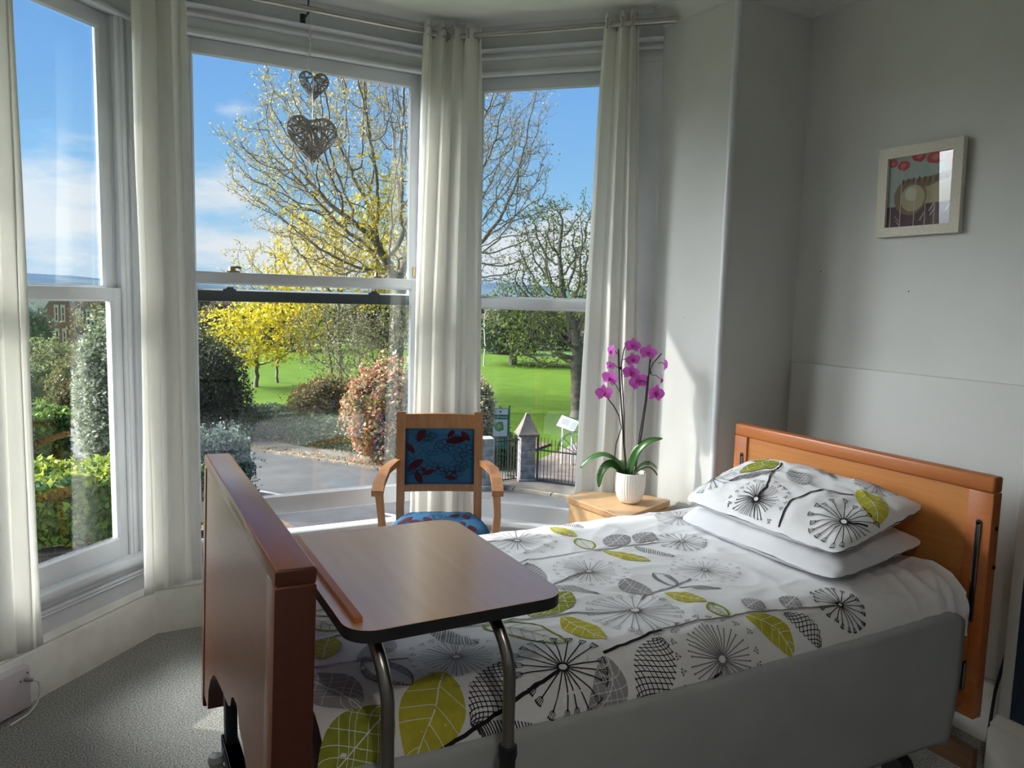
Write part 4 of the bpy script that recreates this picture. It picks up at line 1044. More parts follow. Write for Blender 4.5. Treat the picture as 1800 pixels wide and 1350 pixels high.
# ------------------------------------------------------------------ power lead and board by the bed head
mb = MB(); mb.tube([(2.905, 1.475, .74), (2.902, 1.485, .62), (2.90, 1.515, .42), (2.898, 1.545, .22), (2.89, 1.548, .10), (2.86, 1.535, .03), (2.80, 1.50, .007), (2.70, 1.44, .007), (2.6, 1.40, .007), (2.5, 1.33, .007), (2.40, 1.24, .007)], .006, 8)
tag(mb.build('power_lead', BLACKP), 'black lead hanging down the wall beside the headboard', 'lead')
mb = MB(); mb.box(2.66, 2.69, 1.47, 2.40, 0, .085, .003)
tag(mb.build('wooden_board', mat('brown_board', (.17, .085, .04), .5, col2=(.12, .06, .03), nscale=4, stretch=(8, 1, 8))), 'brown wooden board on edge on the floor under the headboard', 'board')
# small nail holes and scuffs in the plaster
MARK = mat('dark_mark', (.05, .045, .04), .9)
mb = MB()
for y, z in ((2.50, 1.79), (2.05, 1.70)): mb.ball((XW-.0006, y, z), .004, 1, (.2, 1, .8))
for p in ((2.4465, 2.87, 1.56), (2.452, 2.81, 1.44)): mb.ball(p, .004, 1, (.2, 1, .7))
structure(mb.build('wall_right_nail_holes', MARK))
# ================================================================== outdoors
GZ = -3.6
rng = np.random.default_rng(4)
def leaf_mat(name, trans=.3, rough=.6):
    m = bpy.data.materials.new(name); m.use_nodes = True; nt = m.node_tree; b = nt.nodes['Principled BSDF']; N = nt.nodes.new; L = nt.links.new
    a = N('ShaderNodeAttribute'); a.attribute_name = 'tint'; L(a.outputs['Color'], b.inputs['Base Color']); b.inputs['Roughness'].default_value = rough; b.inputs['Specular IOR Level'].default_value = .25
    t = N('ShaderNodeBsdfTranslucent'); L(a.outputs['Color'], t.inputs[0]); mx = N('ShaderNodeMixShader'); mx.inputs[0].default_value = trans
    L(b.outputs[0], mx.inputs[1]); L(t.outputs[0], mx.inputs[2]); L(mx.outputs[0], nt.nodes['Material Output'].inputs[0])
    return m
LEAF = leaf_mat('leaf_green'); 
BARK = mat('bark', (.12, .10, .075), .9, col2=(.19, .165, .13), nscale=6)
BARKG = mat('grey_bark', (.16, .145, .125), .9, col2=(.10, .09, .075), nscale=6)
def leaves(name, P, size, palette, parent=None, jitter=.35, flat=0, aspect=.6):
    """a cloud of small leaf blades at the points P; palette = list of (colour, weight)"""
    P = np.asarray(P, float); n = len(P)
    a = rng.normal(size=(n, 3)); a /= np.linalg.norm(a, axis=1)[:, None]
    b = rng.normal(size=(n, 3)); b[:, 2] *= (1-flat); b -= a*(a*b).sum(1)[:, None]; b /= np.linalg.norm(b, axis=1)[:, None]
    s = size*(1+jitter*rng.uniform(-1, 1, n))[:, None]
    a = a*s*.5; b = b*s*.5*aspect
    V = np.stack([P-a, P+b*.9, P+a, P-b*.9], 1).reshape(-1, 3)
    me = bpy.data.meshes.new(name); me.vertices.add(4*n); me.vertices.foreach_set('co', V.ravel())
    me.loops.add(4*n); me.loops.foreach_set('vertex_index', np.arange(4*n, dtype=np.int32))
    me.polygons.add(n); me.polygons.foreach_set('loop_start', np.arange(0, 4*n, 4, dtype=np.int32))
    me.update(calc_edges=True)
    w = np.array([q[1] for q in palette], float); c = np.array([q[0] for q in palette])
    col = c[rng.choice(len(c), n, p=w/w.sum())]*(1+.25*rng.uniform(-1, 1, (n, 1)))
    col = np.concatenate([np.clip(col, 0, 1), np.ones((n, 1))], 1)
    at = me.color_attributes.new('tint', 'FLOAT_COLOR', 'CORNER'); at.data.foreach_set('color', np.repeat(col, 4, 0).astype(np.float32).ravel())
    me.materials.append(LEAF)
    o = bpy.data.objects.new(name, me); C.objects.link(o)
    if parent is not None: o.parent = parent; o.matrix_parent_inverse = Matrix.Translation(parent.location).inverted()
    return o
def lump(dirs, seed, f=2.2, amp=.32):
    return np.array([1+amp*noise.noise(Vector(d)*f+Vector((seed, seed*.7, 0))) for d in dirs])
def ellipsoid_pts(c, r, n, inner=.75, seed=0, amp=.35, f=2.2, zmin=None):
    d = rng.normal(size=(n, 3)); d /= np.linalg.norm(d, axis=1)[:, None]
    rad = (inner+(1-inner)*rng.random(n)**.7)*lump(d, seed, f, amp)
    P = np.array(c)+d*rad[:, None]*np.array(r)
    return P[P[:, 2] > zmin] if zmin is not None else P
def ball_pts(c, r, n, seed=0, amp=.3):
    d = rng.normal(size=(n, 3)); d /= np.linalg.norm(d, axis=1)[:, None]
    return np.array(c)+d*((rng.random(n)**(1/2.4))*lump(d, seed, 2, amp))[:, None]*np.array(r)
def core(name, c, r, col, parent, seed=0, amp=.35, f=2.2, k=.8):
    bm = bmesh.new(); bmesh.ops.create_icosphere(bm, subdivisions=4, radius=1)
    for v in bm.verts:
        q = v.co.normalized(); s = (1+amp*noise.noise(q*f+Vector((seed, seed*.7, 0))))*k*(1+.06*noise.noise(q*9))
        v.co = Vector((c[0]+q.x*s*r[0], c[1]+q.y*s*r[1], max(GZ, c[2]+q.z*s*r[2])))
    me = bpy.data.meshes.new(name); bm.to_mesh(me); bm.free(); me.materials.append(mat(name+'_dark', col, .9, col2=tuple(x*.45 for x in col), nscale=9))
    o = bpy.data.objects.new(name, me); C.objects.link(o); o.parent = parent; o.matrix_parent_inverse = Matrix.Translation(parent.location).inverted()
    return o
def grow(base, top, attr, step, di, dk, seed, iters=140, sag=0):
    """space-colonising branches: nodes from base to top, then towards the attractor points"""
    pos = []; par = []
    b, t = np.array(base, float), np.array(top, float); n = max(2, int(np.linalg.norm(t-b)/step))
    r = np.random.default_rng(seed)
    for i in range(n+1):
        pos.append(b+(t-b)*i/n+(r.normal(size=3)*.04*step*3*np.array([1, 1, 0]) if 0 < i < n else 0)); par.append(i-1)
    A = np.array(attr); near = np.full(len(A), -1); dist = np.full(len(A), 1e9); start = 0
    for it in range(iters):
        if not len(A): break
        new = np.array(pos[start:])
        D = np.linalg.norm(A[:, None]-new[None], axis=2); j = D.argmin(1); d = D[np.arange(len(A)), j]
        m = d < dist; dist[m] = d[m]; near[m] = j[m]+start; start = len(pos)
        keep = dist > dk; A, near, dist = A[keep], near[keep], dist[keep]
        if not len(A): break
        lim = di if it > 4 else 1e9
        act = dist < max(lim, dist.min()*1.02)
        added = 0
        for k in np.unique(near[act]):
            q = A[act & (near == k)]-pos[k]; v = (q/np.linalg.norm(q, axis=1)[:, None]).mean(0)+r.normal(size=3)*.07
            v[2] -= sag
            v /= max(1e-6, np.linalg.norm(v)); p = pos[k]+v*step
            pos.append(p); par.append(int(k)); added += 1
        if not added: break
    return np.array(pos), np.array(par)
def branch_mesh(name, pos, par, rtip, expo, m, parent, seg=5, rmax=9):
    n = len(pos); kids = np.zeros(n, int); acc = np.zeros(n)
    for i in range(n-1, 0, -1):
        if kids[i] == 0: acc[i] = rtip**expo
        acc[par[i]] += acc[i]; kids[par[i]] += 1
    rad = np.minimum(acc**(1/expo), rmax); rad[0] *= 1.18
    i = np.arange(1, n); P0, P1 = pos[par[i]], pos[i]; r0, r1 = np.minimum(rad[par[i]], rad[i]*1.25), rad[i]
    d = P1-P0; d /= np.maximum(1e-9, np.linalg.norm(d, axis=1))[:, None]
    u = np.cross(d, np.where(np.abs(d[:, 2:3]) < .9, [[0, 0, 1.]], [[1., 0, 0]])); u /= np.linalg.norm(u, axis=1)[:, None]; w = np.cross(d, u)
    P1 = P1+d*r1[:, None]*.4
    an = 2*np.pi*np.arange(seg)/seg; ring = u[:, None]*np.cos(an)[None, :, None]+w[:, None]*np.sin(an)[None, :, None]
    V = np.concatenate([P0[:, None]+ring*r0[:, None, None], P1[:, None]+ring*r1[:, None, None]], 1).reshape(-1, 3)
    k = np.arange(seg); q = np.stack([k, (k+1) % seg, seg+(k+1) % seg, seg+k], 1)
    F = (q[None]+(np.arange(n-1)*2*seg)[:, None, None]).reshape(-1)
    me = bpy.data.meshes.new(name); me.vertices.add(len(V)); me.vertices.foreach_set('co', V.ravel()); me.loops.add(len(F)); me.loops.foreach_set('vertex_index', F.astype(np.int32))
    me.polygons.add(len(F)//4); me.polygons.foreach_set('loop_start', np.arange(0, len(F), 4, dtype=np.int32)); me.update(calc_edges=True)
    me.polygons.foreach_set('use_smooth', np.ones(len(F)//4, bool)); me.materials.append(m)
    o = bpy.data.objects.new(name, me); C.objects.link(o); o.parent = parent; o.matrix_parent_inverse = Matrix.Translation(parent.location).inverted()
    return rad, kids
def tree(name, label, base, top, crowns, step, di, dk, rtip, seed, leafspec, bark=BARK, group=None, expo=2.25, thr=2.2, sag=0, rmax=9, twigs=0, tlen=.4):
    t = empty(name, label, 'tree', tuple(base), group=group)
    A = np.concatenate([ball_pts(c, r, n, seed+i) for i, (c, r, n) in enumerate(crowns)])
    pos, par = grow(base, top, A, step, di, dk, seed, sag=sag)
    if twigs:
        k0 = np.zeros(len(pos), int); size = np.ones(len(pos))
        for i in range(len(pos)-1, 0, -1): size[par[i]] += size[i]
        thin = np.nonzero(size < 14)[0]; r = np.random.default_rng(seed+5); P2, Q2 = [pos], [par]; n0 = len(pos)
        for rep in range(twigs):
            d = pos[thin]-pos[par[thin]]; d /= np.maximum(1e-6, np.linalg.norm(d, axis=1))[:, None]
            d = d*.8+r.normal(size=d.shape)*.55; d[:, 2] += .25; d /= np.linalg.norm(d, axis=1)[:, None]
            L = (tlen*r.uniform(.4, 1.1, len(thin)))[:, None]
            a = pos[thin]+d*L*.5; b = a+(d+r.normal(size=d.shape)*.25+[0, 0, .2])*L*.5
            P2 += [a, b]; Q2 += [thin, np.arange(n0, n0+len(thin))]; n0 += 2*len(thin)
        pos = np.concatenate(P2); par = np.concatenate(Q2)
    rad, kids = branch_mesh('branches', pos, par, rtip, expo, bark, t, rmax=rmax)
    tw = pos[rad < rtip*thr]
    for size, per, spread, pal, sel in leafspec:
        src = tw if sel is None else tw[sel(tw)]
        if not len(src): continue
        P = np.repeat(src, per, 0)+rng.normal(size=(len(src)*per, 3))*spread
        leaves('foliage', P, size, pal, t)
    return t

# ------------------------------------------------------------------ ground
LAWN = mat('sunny_lawn', (.058, .112, .008), .9, col2=(.08, .138, .012), nscale=.9, bump=.5, bscale=14, spec=.1, detail=6)
FIELD = mat('far_fields', (.10, .16, .05), .95, col2=(.16, .15, .09), nscale=.02, spec=.05)
ROADM = mat('asphalt', (.052, .051, .050), .85, col2=(.076, .074, .072), nscale=1.3, bump=.3, bscale=30, detail=8)
PAVE = mat('old_pavement', (.17, .145, .11), .85, col2=(.09, .08, .065), nscale=2.2, detail=8, bump=.3, bscale=20)
EARTH = mat('leaf_litter', (.16, .11, .07), .95, col2=(.08, .055, .035), nscale=5, detail=8)
KX, KY, KD = np.array([4.19, 26.57]), np.array([.574, -.819]), np.array([.819, .574])
def kp(t, o): p = KX+KY*t+KD*o; return (float(p[0]), float(p[1]))
def flat(name, pts, z, m, th=.03):
    mb = MB(); mb.prism(pts, z-th, z); return structure(mb.build(name, m))
mb = MB(); mb.lathe([(0, -.08), (60, -.08), (300, -.4), (3200, -2)], (0, 0, GZ), 64); structure(mb.build('ground', FIELD))
flat('lawn', [kp(-34, 1.4), kp(24, 1.4), kp(24, 46), kp(-34, 46)], GZ+.03, LAWN, .1)
flat('road', [kp(-45, 0), kp(26, 0), kp(26, -9.5), kp(-45, -9.5)], GZ, ROADM)
flat('pavement', [kp(-45, 0), kp(26, 0), kp(26, 1.5), kp(-45, 1.5)], GZ+.08, PAVE, .1)
flat('path', [kp(9.0, 1.4), kp(11.2, 1.4), kp(10.5, 9), kp(8.0, 16), kp(7.0, 15.6), kp(8.8, 8)], GZ+.045, mat('park_path', (.24, .19, .15), .9, col2=(.17, .13, .10), nscale=3), .03)
mb = MB()
for i in range(60):
    a, b = kp(-44+i*1.15, .01), kp(-44+i*1.15+1.12, .01); c, d = kp(-44+i*1.15+1.12, -.16), kp(-44+i*1.15, -.16); mb.prism([a, b, c, d], GZ-.02, GZ+.075)
structure(mb.build('road_kerb', mat('kerb_stone', (.24, .205, .155), .85, col2=(.15, .13, .10), nscale=4)))
def line_mark(name, t0, o0, t1, o1, w):
    a, b = np.array(kp(t0, o0)), np.array(kp(t1, o1)); d = (b-a)/np.linalg.norm(b-a); n = np.array([-d[1], d[0]])*w/2
    return flat(name, [tuple(a+n), tuple(b+n), tuple(b-n), tuple(a-n)], GZ+.006, mat('white_road_paint', (.55, .55, .53), .8, col2=(.35, .34, .33), nscale=8), .01)
for i in range(5): line_mark('road_marking', -2+i*5.2, -3.9, .2+i*5.2, -3.9, .12)
flat('bank_earth', [kp(-14, 1.45), kp(8.2, 1.45), kp(8.2, 6.5), kp(-14, 7.5)], GZ+.10, EARTH, .1)
flat('garden_soil', [(-6, 15.2), (4, 15.2), (3, 20.5), (-6, 28)], GZ+.02, EARTH, .05)
flat('garden_lawn', [(-8, 17.5), (-1.2, 17.5), (-1.8, 20.5), (-8, 22)], GZ+.05, LAWN, .05)
# hills along the horizon
mb = MB()
def hill(u, v):
    az = math.radians(-32+u*100); d = 2300+v*900
    hz = 26+30*math.exp(-((u*100-27)/9)**2)+46*math.exp(-((u*100-59)/7)**2)+22*math.exp(-((u*100-8)/14)**2)
    hz += 10*noise.noise(Vector((u*9, 0, 2)))+3*noise.noise(Vector((u*40, 0, 5)))
    return (math.sin(az)*d, math.cos(az)*d, -6+hz*math.sin(PI/2*min(1, v*1.25))+4*noise.noise(Vector((u*30, v*5, 1)))*v)
mb.grid(hill, 160, 10)
HILL = mat('hazy_wooded_hill', (.055, .085, .125), .95, col2=(.085, .125, .14), nscale=.006, spec=0, lo=.45, hi=.6)  # bluish distance haze is put into the woodland colour
structure(mb.build('hills', HILL, smooth=80))

# ------------------------------------------------------------------ the park trees
YB_ = [((.52, .42, .07), 3), ((.58, .45, .04), 3), ((.40, .34, .10), 2), ((.30, .27, .10), 1)]
BUD = [((.38, .31, .16), 3), ((.44, .35, .12), 2), ((.26, .20, .12), 2)]
VIV = [((.66, .50, .02), 4), ((.58, .44, .03), 3), ((.45, .40, .05), 2)]
GRN = [((.16, .22, .04), 3), ((.22, .28, .05), 3), ((.10, .14, .03), 2)]
DGR = [((.030, .055, .018), 3), ((.05, .085, .025), 3), ((.02, .035, .015), 2)]
pvx, pvy = .94, -.342
def T1p(off, dep, z): return (11.9+pvx*off-pvy*dep, 34.2+pvy*off+pvx*dep, z)
tree('budding_tree', 'tall bare branched tree with yellow buds filling the middle window', (11.9, 34.2, GZ), (12.1, 34.1, .6),
     [(T1p(.8, 0, 10.0), (6.6, 5, 5.2), 2500), (T1p(-4.6, 0, 7.4), (3.0, 3.0, 3.3), 800), (T1p(4.6, 0, 6.2), (2.9, 3.2, 4.4), 900), (T1p(-1.5, -1, 4.2), (3.6, 3, 2.0), 500)],
     .27, 2.6, .46, .0062, 3,
     [(.12, 1, .10, BUD, None), (.16, 2, .15, VIV, lambda p: (p[:, 2] < 7.6) & (p[:, 0]*pvx+p[:, 1]*pvy > -1.9) & (p[:, 0]*pvx+p[:, 1]*pvy < .6)), (.12, 1, .10, YB_, lambda p: (p[:, 0]*pvx+p[:, 1]*pvy < -1.2))], expo=2.15, rmax=.42, twigs=2, tlen=.62)
tree('budding_tree', 'lower yellow leaved tree below the big bare crown, above the middle window rail', (11.2, 40.6, GZ), (11.0, 40.6, -.5),
     [((11.0, 40.6, 4.3), (3.6, 3, 3.0), 520), ((9.2, 41.0, 2.4), (2.6, 2.4, 1.8), 240), ((13.0, 40.0, 2.6), (2.2, 2, 2.2), 200)], .34, 3, .6, .014, 8,
     [(.21, 7, .2, VIV, None), (.18, 4, .2, YB_, None)])
tree('budding_tree', 'small pale twiggy tree at the left of the middle window, above the sash rail', (8.9, 46.3, GZ), (8.9, 46.3, -.8),
     [((8.6, 46.3, 3.0), (2.9, 2.4, 2.3), 420)], .32, 3, .5, .013, 15, [(.16, 4, .18, YB_, None)])
tree('yellow_tree', 'bright yellow leaved tree with a slim trunk on the lawn', (7.35, 44.4, GZ), (7.45, 44.4, -1.4),
     [((7.9, 44.3, -.35), (3.3, 2.2, 2.1), 640), ((9.9, 43.8, .1), (1.9, 1.6, 1.8), 220)], .3, 3, .5, .016, 21, [(.24, 13, .24, [((.68, .55, .02), 5), ((.56, .47, .03), 3), ((.36, .34, .05), 1)], None)])
TH = [((.22, .19, .11), 3), ((.15, .14, .07), 3), ((.28, .25, .10), 1)]
for i, (lab, bx, by, cx, cy, cz, rx, rz, n) in enumerate((
    ('grey brown twiggy shrub left of the pink flowering shrub', 9.6, 31.6, 9.5, 31.6, -.6, 1.7, 1.7, 420), ('large grey twiggy shrub behind the pink flowering shrub', 11.0, 31.0, 10.9, 31.0, .0, 1.8, 2.0, 520),
    ('brown twiggy shrub hiding the lawn behind the yellow tree', 9.6, 36.6, 9.4, 36.6, -.2, 2.2, 1.9, 480))):
    tree('twiggy_shrub', lab, (bx, by, GZ), (bx, by, GZ+.8), [((cx, cy, cz), (rx, 1.5, rz), n*2)], .20, 2.4, .30, .0075, 31+i, [(.11, 5, .13, TH, None), (.13, 1, .13, GRN, None)], bark=BARKG, group='bare shrubs in the park')
tree('green_tree', 'tree in young green leaf with a dark trunk beside the right hand curtain', (18.78, 28.94, GZ), (18.75, 28.95, -.6),
     [((18.2, 29.2, 3.0), (2.9, 2.6, 3.5), 1100), ((16.8, 30.0, .9), (2.2, 1.8, 1.7), 650), ((20.2, 28.2, 1.6), (2.2, 2, 2.6), 420), ((17.3, 29.6, -.4), (1.9, 1.5, 1.0), 300)], .24, 2.3, .38, .0105, 44,
     [(.13, 2, .13, GRN, None), (.14, 2, .16, [((.26, .33, .06), 3), ((.34, .40, .08), 2), ((.15, .19, .04), 1)], lambda p: p[:, 2] < 2.4)], rmax=.33, sag=.06, expo=2.0, twigs=1, tlen=.4)
ct = empty('yew_tree', 'dark spreading evergreen tree at the far side of the lawn', 'tree', (29.2, 54.9, GZ))
mb = MB(); mb.tube([(29.2, 54.9, GZ), (29.25, 54.9, -1.5), (29.2, 54.9, .5)], [.35, .28, .15], 8); o = mb.build('trunk', BARK); o.parent = ct; o.matrix_parent_inverse = Matrix.Translation(ct.location).inverted()
P = np.concatenate([ellipsoid_pts((29.2+dx, 54.9, z), (r, r, .55), n, .3, i) for i, (dx, z, r, n) in enumerate(((0, -1.9, 3.3, 2600), (.3, -1.1, 3.1, 2600), (-.2, -.3, 2.7, 2400), (.2, .4, 2.0, 1700), (.1, 1.0, 1.2, 800)))])
leaves('foliage', P, .30, DGR, ct)
tree('birch_tree', 'slender pale trunked tree at the far left of the right window lawn', (26.2, 54.0, GZ), (26.2, 54.0, -1.6), [((26.2, 54, .6), (1.5, 1.3, 2.0), 260)], .3, 3, .45, .012, 52, [(.12, 2, .15, BUD, None)], bark=mat('pale_bark', (.42, .40, .36), .8))

def bush(name, label, c, r, n, size, pal, seed, corecol, k=.80, group=None, amp=.35, cat='shrub', f=2.2):
    t = empty(name, label, cat, (c[0], c[1], GZ), group=group)
    core('inner_growth', c, r, corecol, t, seed, amp, f, k)
    P = np.concatenate([ellipsoid_pts(c, r, n, .84, seed, amp, f, GZ+.02), ellipsoid_pts(c, [q*1.14 for q in r], n//4, .8, seed, amp*1.2, f*1.6, GZ+.02)])
    leaves('foliage', P, size, pal, t)
    return t
bush('photinia_shrub', 'shrub covered in pink and cream flower heads behind the armchair', (7.75, 23.0, -1.95), (1.25, 1.05, 1.5), 8500, .14, [((.52, .24, .15), 3), ((.58, .38, .24), 3), ((.46, .16, .09), 2), ((.15, .21, .05), 3), ((.50, .46, .28), 2)], 3, (.07, .06, .03))
bush('photinia_shrub', 'small cream flowered shrub beside the park sign', (9.95, 20.95, -1.75), (.52, .5, 1.0), 2600, .10, [((.50, .38, .24), 3), ((.52, .44, .28), 3), ((.20, .24, .08), 3), ((.4, .2, .12), 1)], 5, (.09, .08, .04))
db = bush('dark_shrub', 'dark green drooping shrub beside the left curtain of the middle window', (2.75, 28.8, -2.2), (1.75, 1.2, 2.5), 10000, .13, [((.075, .09, .035), 3), ((.12, .13, .06), 3), ((.20, .19, .11), 1)], 31, (.025, .03, .014), amp=.22)
bush('brown_shrub', 'low reddish brown shrub on the lawn edge', (7.0, 27.2, -2.2), (1.35, .9, .95), 5000, .10, [((.22, .15, .06), 3), ((.28, .20, .08), 2), ((.15, .17, .05), 2)], 9, (.06, .045, .02))
bush('green_shrub', 'bright green low shrub behind the gate railings', (11.0, 21.6, -3.1), (.8, .7, .65), 2600, .11, [((.12, .26, .03), 3), ((.20, .34, .05), 2), ((.05, .10, .02), 2)], 12, (.02, .04, .01))
bush('white_leaved_shrub', 'shrub with silvery leaves beyond the far end of the footboard', (2.5, 20.4, -2.75), (.80, .7, 1.0), 5000, .095, [((.26, .32, .26), 3), ((.42, .46, .40), 2), ((.09, .14, .06), 3)], 14, (.04, .055, .03))
# ivy hedge along the pavement
hd = empty('ivy_hedge', 'long ivy covered hedge along the far pavement', 'hedge', (*kp(0, 2.2), GZ))
def hedge_pts(t0, t1, o0, o1, h0, h1, n, seed, z0=GZ):
    t = rng.random(n); s = rng.random(n); h = h0+(h1-h0)*t
    face = rng.random(n) < .55
    bump = np.array([.16*noise.noise(Vector((a*14, b*3, seed)))+.08*noise.noise(Vector((a*45, b*8, seed))) for a, b in zip(t, s)])
    off = np.where(face, o0-bump-.08, o0+(o1-o0)*s); z = np.where(face, z0+h*s, z0+h+bump*.9)
    P = np.stack([KX[0]+KY[0]*(t0+(t1-t0)*t)+KD[0]*off, KX[1]+KY[1]*(t0+(t1-t0)*t)+KD[1]*off, z], 1)
    return P
P = hedge_pts(-9, 8.0, 1.25, 3.3, .80, 1.30, 17000, 2)
leaves('foliage', P, .125, [((.06, .10, .045), 4), ((.10, .155, .06), 3), ((.17, .22, .11), 2), ((.15, .13, .05), 1)], hd)
mb = MB(); pp_ = [kp(-9, 1.38), kp(8.0, 1.38), kp(8.0, 3.25), kp(-9, 3.25)]
mb._add([(*p, GZ) for p in pp_]+[(pp_[0][0], pp_[0][1], GZ+.74), (pp_[1][0], pp_[1][1], GZ+1.28), (pp_[2][0], pp_[2][1], GZ+1.28), (pp_[3][0], pp_[3][1], GZ+.74)], [(0, 1, 2, 3), (4, 5, 6, 7), (0, 1, 5, 4), (1, 2, 6, 5), (2, 3, 7, 6), (3, 0, 4, 7)])
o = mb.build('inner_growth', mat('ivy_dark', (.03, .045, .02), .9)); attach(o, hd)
ft = leaves('fallen_leaves', np.concatenate([np.stack([*(np.array([kp(a, b) for a, b in zip(rng.uniform(-8, 8.5, 900), rng.normal(.1, .22, 900))]).T), np.full(900, GZ+.10)], 1),
     np.stack([*(np.array([kp(a, b) for a, b in zip(rng.uniform(-8, 8.5, 700), rng.uniform(1.0, 1.7, 700))]).T), np.full(700, GZ+.10)], 1)]), .085, [((.40, .27, .12), 3), ((.50, .36, .18), 2), ((.26, .16, .08), 2)], None)
tag(ft, 'brown fallen leaves scattered along the far kerb and pavement', 'leaves', kind='stuff')

# ------------------------------------------------------------------ gate pillars, gates, signs
STONE = mat('grey_stone', (.30, .28, .26), .9, col2=(.17, .155, .145), nscale=5, detail=9, bump=.5, bscale=22)
CAPST = mat('dark_mossy_stone', (.17, .14, .12), .9, col2=(.10, .085, .07), nscale=6, detail=9, bump=.5, bscale=20)
IRON = mat('black_iron', (.022, .024, .026), .5, .3)
gx, gy = KY, KD
GANG = math.atan2(KY[1], KY[0])
def pillar(label, c, w, zt, cap=True):
    t = empty('gate_pillar', label, 'pillar', (c[0], c[1], GZ), -.28, group='stone pillars of the park gate')
    mb = MB(); r = random.Random(3); z = 0; k = 0
    mb.box(-w/2-.05, w/2+.05, -w/2-.05, w/2+.05, 0, .14, .012)
    z = .14; H = zt-GZ
    while z < H-.02:
        hgt = min(r.uniform(.19, .27), H-z)
        if H-z-hgt < .08: hgt = H-z
        m = r.uniform(-.12, .12)*w if k % 2 else None
        xs = [-w/2, w/2] if m is None else [-w/2, m, w/2]
        for a, b in zip(xs, xs[1:]): mb.box(a+.004, b-.004, -w/2+r.uniform(0, .012), w/2, z+.004, z+hgt-.004, .010)
        z += hgt; k += 1
    mb.box(-w/2+.012, w/2-.012, -w/2+.02, w/2-.012, .1, H-.01)
    mb.build('shaft', STONE, t, smooth=30)
    if cap:
        mb = MB(); q = w/2+.07
        pr_ = [(q, 0), (q+.015, .03), (q+.015, .07), (q-.01, .10), (q*.62, .31), (q*.25, .56), (.05, .64), (0, .66)]
        vs = [(sx*a, sy*a, H+z) for a, z in pr_[:-1] for sx, sy in ((-1, -1), (1, -1), (1, 1), (-1, 1))]+[(0, 0, H+.66)]
        n = len(pr_)-1
        mb._add(vs, [(i*4+k, i*4+(k+1) % 4, i*4+4+(k+1) % 4, i*4+4+k) for i in range(n-1) for k in range(4)]+[((n-1)*4+k, (n-1)*4+(k+1) % 4, n*4) for k in range(4)]+[(3, 2, 1, 0)])
        mb.build('pyramid_cap', CAPST, t, smooth=25)
    return t
PC = (10.62, 18.98)
pillar('stone gate pillar with a pointed dark cap in front of the lawn', PC, .44, -2.22)
pillar('plain pale stone gate pillar close beside the armchair back', (9.15, 18.75), .48, -2.15, False)
def bar2(mb, a, b, r, seg=5): mb.tube([a, b], r, seg)
gate = empty('iron_gate', 'black iron gate with a wheel of curved bars right of the pointed pillar', 'gate', (PC[0], PC[1], GZ), GANG)
mb = MB(); GWd = 2.5
for z in (.12, 1.0): mb.box(.36, .36+GWd, -.02, .02, z-.02, z+.02)
for x in (.36, .36+GWd/2-.03, .36+GWd/2+.03, .36+GWd): mb.box(x-.025, x+.025, -.025, .025, .03, 1.55 if x > 1 else 1.4)
mb.build('frame', IRON, gate)
for i in range(22):
    x = .45+i*.112
    if abs(x-(.36+GWd/2)) < .07: continue
    m = MB(); e = abs(x-(.36+GWd/2)); top = 1.34-.30*max(0, 1-e/.7)
    bar2(m, (x, 0, .10), (x, 0, top), .010); m.lathe([(0, .05), (.012, .0), (0, -.01)], (x, 0, top), 5); m.build('rail', IRON, gate)
m = MB(); cx, cz = .36+GWd/2, 1.0
for rr in (.66, .62): m.tube([(cx+rr*math.cos(PI*i/20), 0, cz+rr*math.sin(PI*i/20)) for i in range(21)], .012, 5)
for a in (.35, .75, 1.15, 1.99, 2.39, 2.79): m.tube([(cx+.05*math.cos(a), 0, cz+.05*math.sin(a)), (cx+.63*math.cos(a), 0, cz+.63*math.sin(a))], .011, 5)
m.build('wheel_bars', IRON, gate)
side = empty('iron_gate', 'narrow black iron side gate standing open left of the pointed pillar', 'gate', (9.42, 19.0, GZ), GANG+1.05)
mb = MB()
for z in (.12, 1.25): mb.box(0, 1.15, -.018, .018, z-.018, z+.018)
for x in (0, 1.15): mb.box(x-.02, x+.02, -.02, .02, .03, 1.4)
mb.build('frame', IRON, side)
for i in range(11):
    m = MB(); bar2(m, (.095+i*.096, 0, .12), (.095+i*.096, 0, 1.38), .010); m.build('rail', IRON, side)
fence = empty('iron_railing', 'short black iron railing joined to the left of the pointed pillar', 'railing', (PC[0], PC[1], GZ), GANG)
mb = MB(); mb.box(-.62, -.28, -.015, .015, 1.18, 1.21); mb.box(-.62, -.28, -.015, .015, .12, .15); mb.build('crossbar', IRON, fence)
for i in range(4):
    m = MB(); bar2(m, (-.60+i*.095, 0, .03), (-.60+i*.095, 0, 1.3), .011); m.build('rail', IRON, fence)
# park sign
SGR = mat('sign_green', (.012, .17, .095), .45); SWH = mat('sign_white', (.72, .73, .70), .5)
sg = empty('park_sign', 'green and white park sign with a map on two green posts', 'sign', (10.74, 20.92, GZ), math.radians(-27))
for x in (-.27, .27):
    mb = MB(); mb.tube([(x, 0, 0), (x, 0, 1.98)], .035, 10); mb.ball((x, 0, 1.98), .036, 1); mb.build('post', SGR, sg)
mb = MB(); mb.box(-.24, .24, -.018, .018, .62, 1.90, .004); mb.build('board', SGR, sg)
mb = MB(); mb.box(-.235, .235, -.0205, -.017, 1.70, 1.88); mb.build('header', SWH, sg)
mb = MB(); mb.prism([(0, 1.755), (.04, 1.79), (0, 1.825), (-.04, 1.79)], -.0215, -.0195, 'y'); mb.build('emblem', mat('sign_dark', (.03, .04, .04), .5), sg)
mb = MB(); mb.box(-.225, .225, -.0205, -.017, 1.02, 1.55); mb.build('map_panel', SWH, sg)
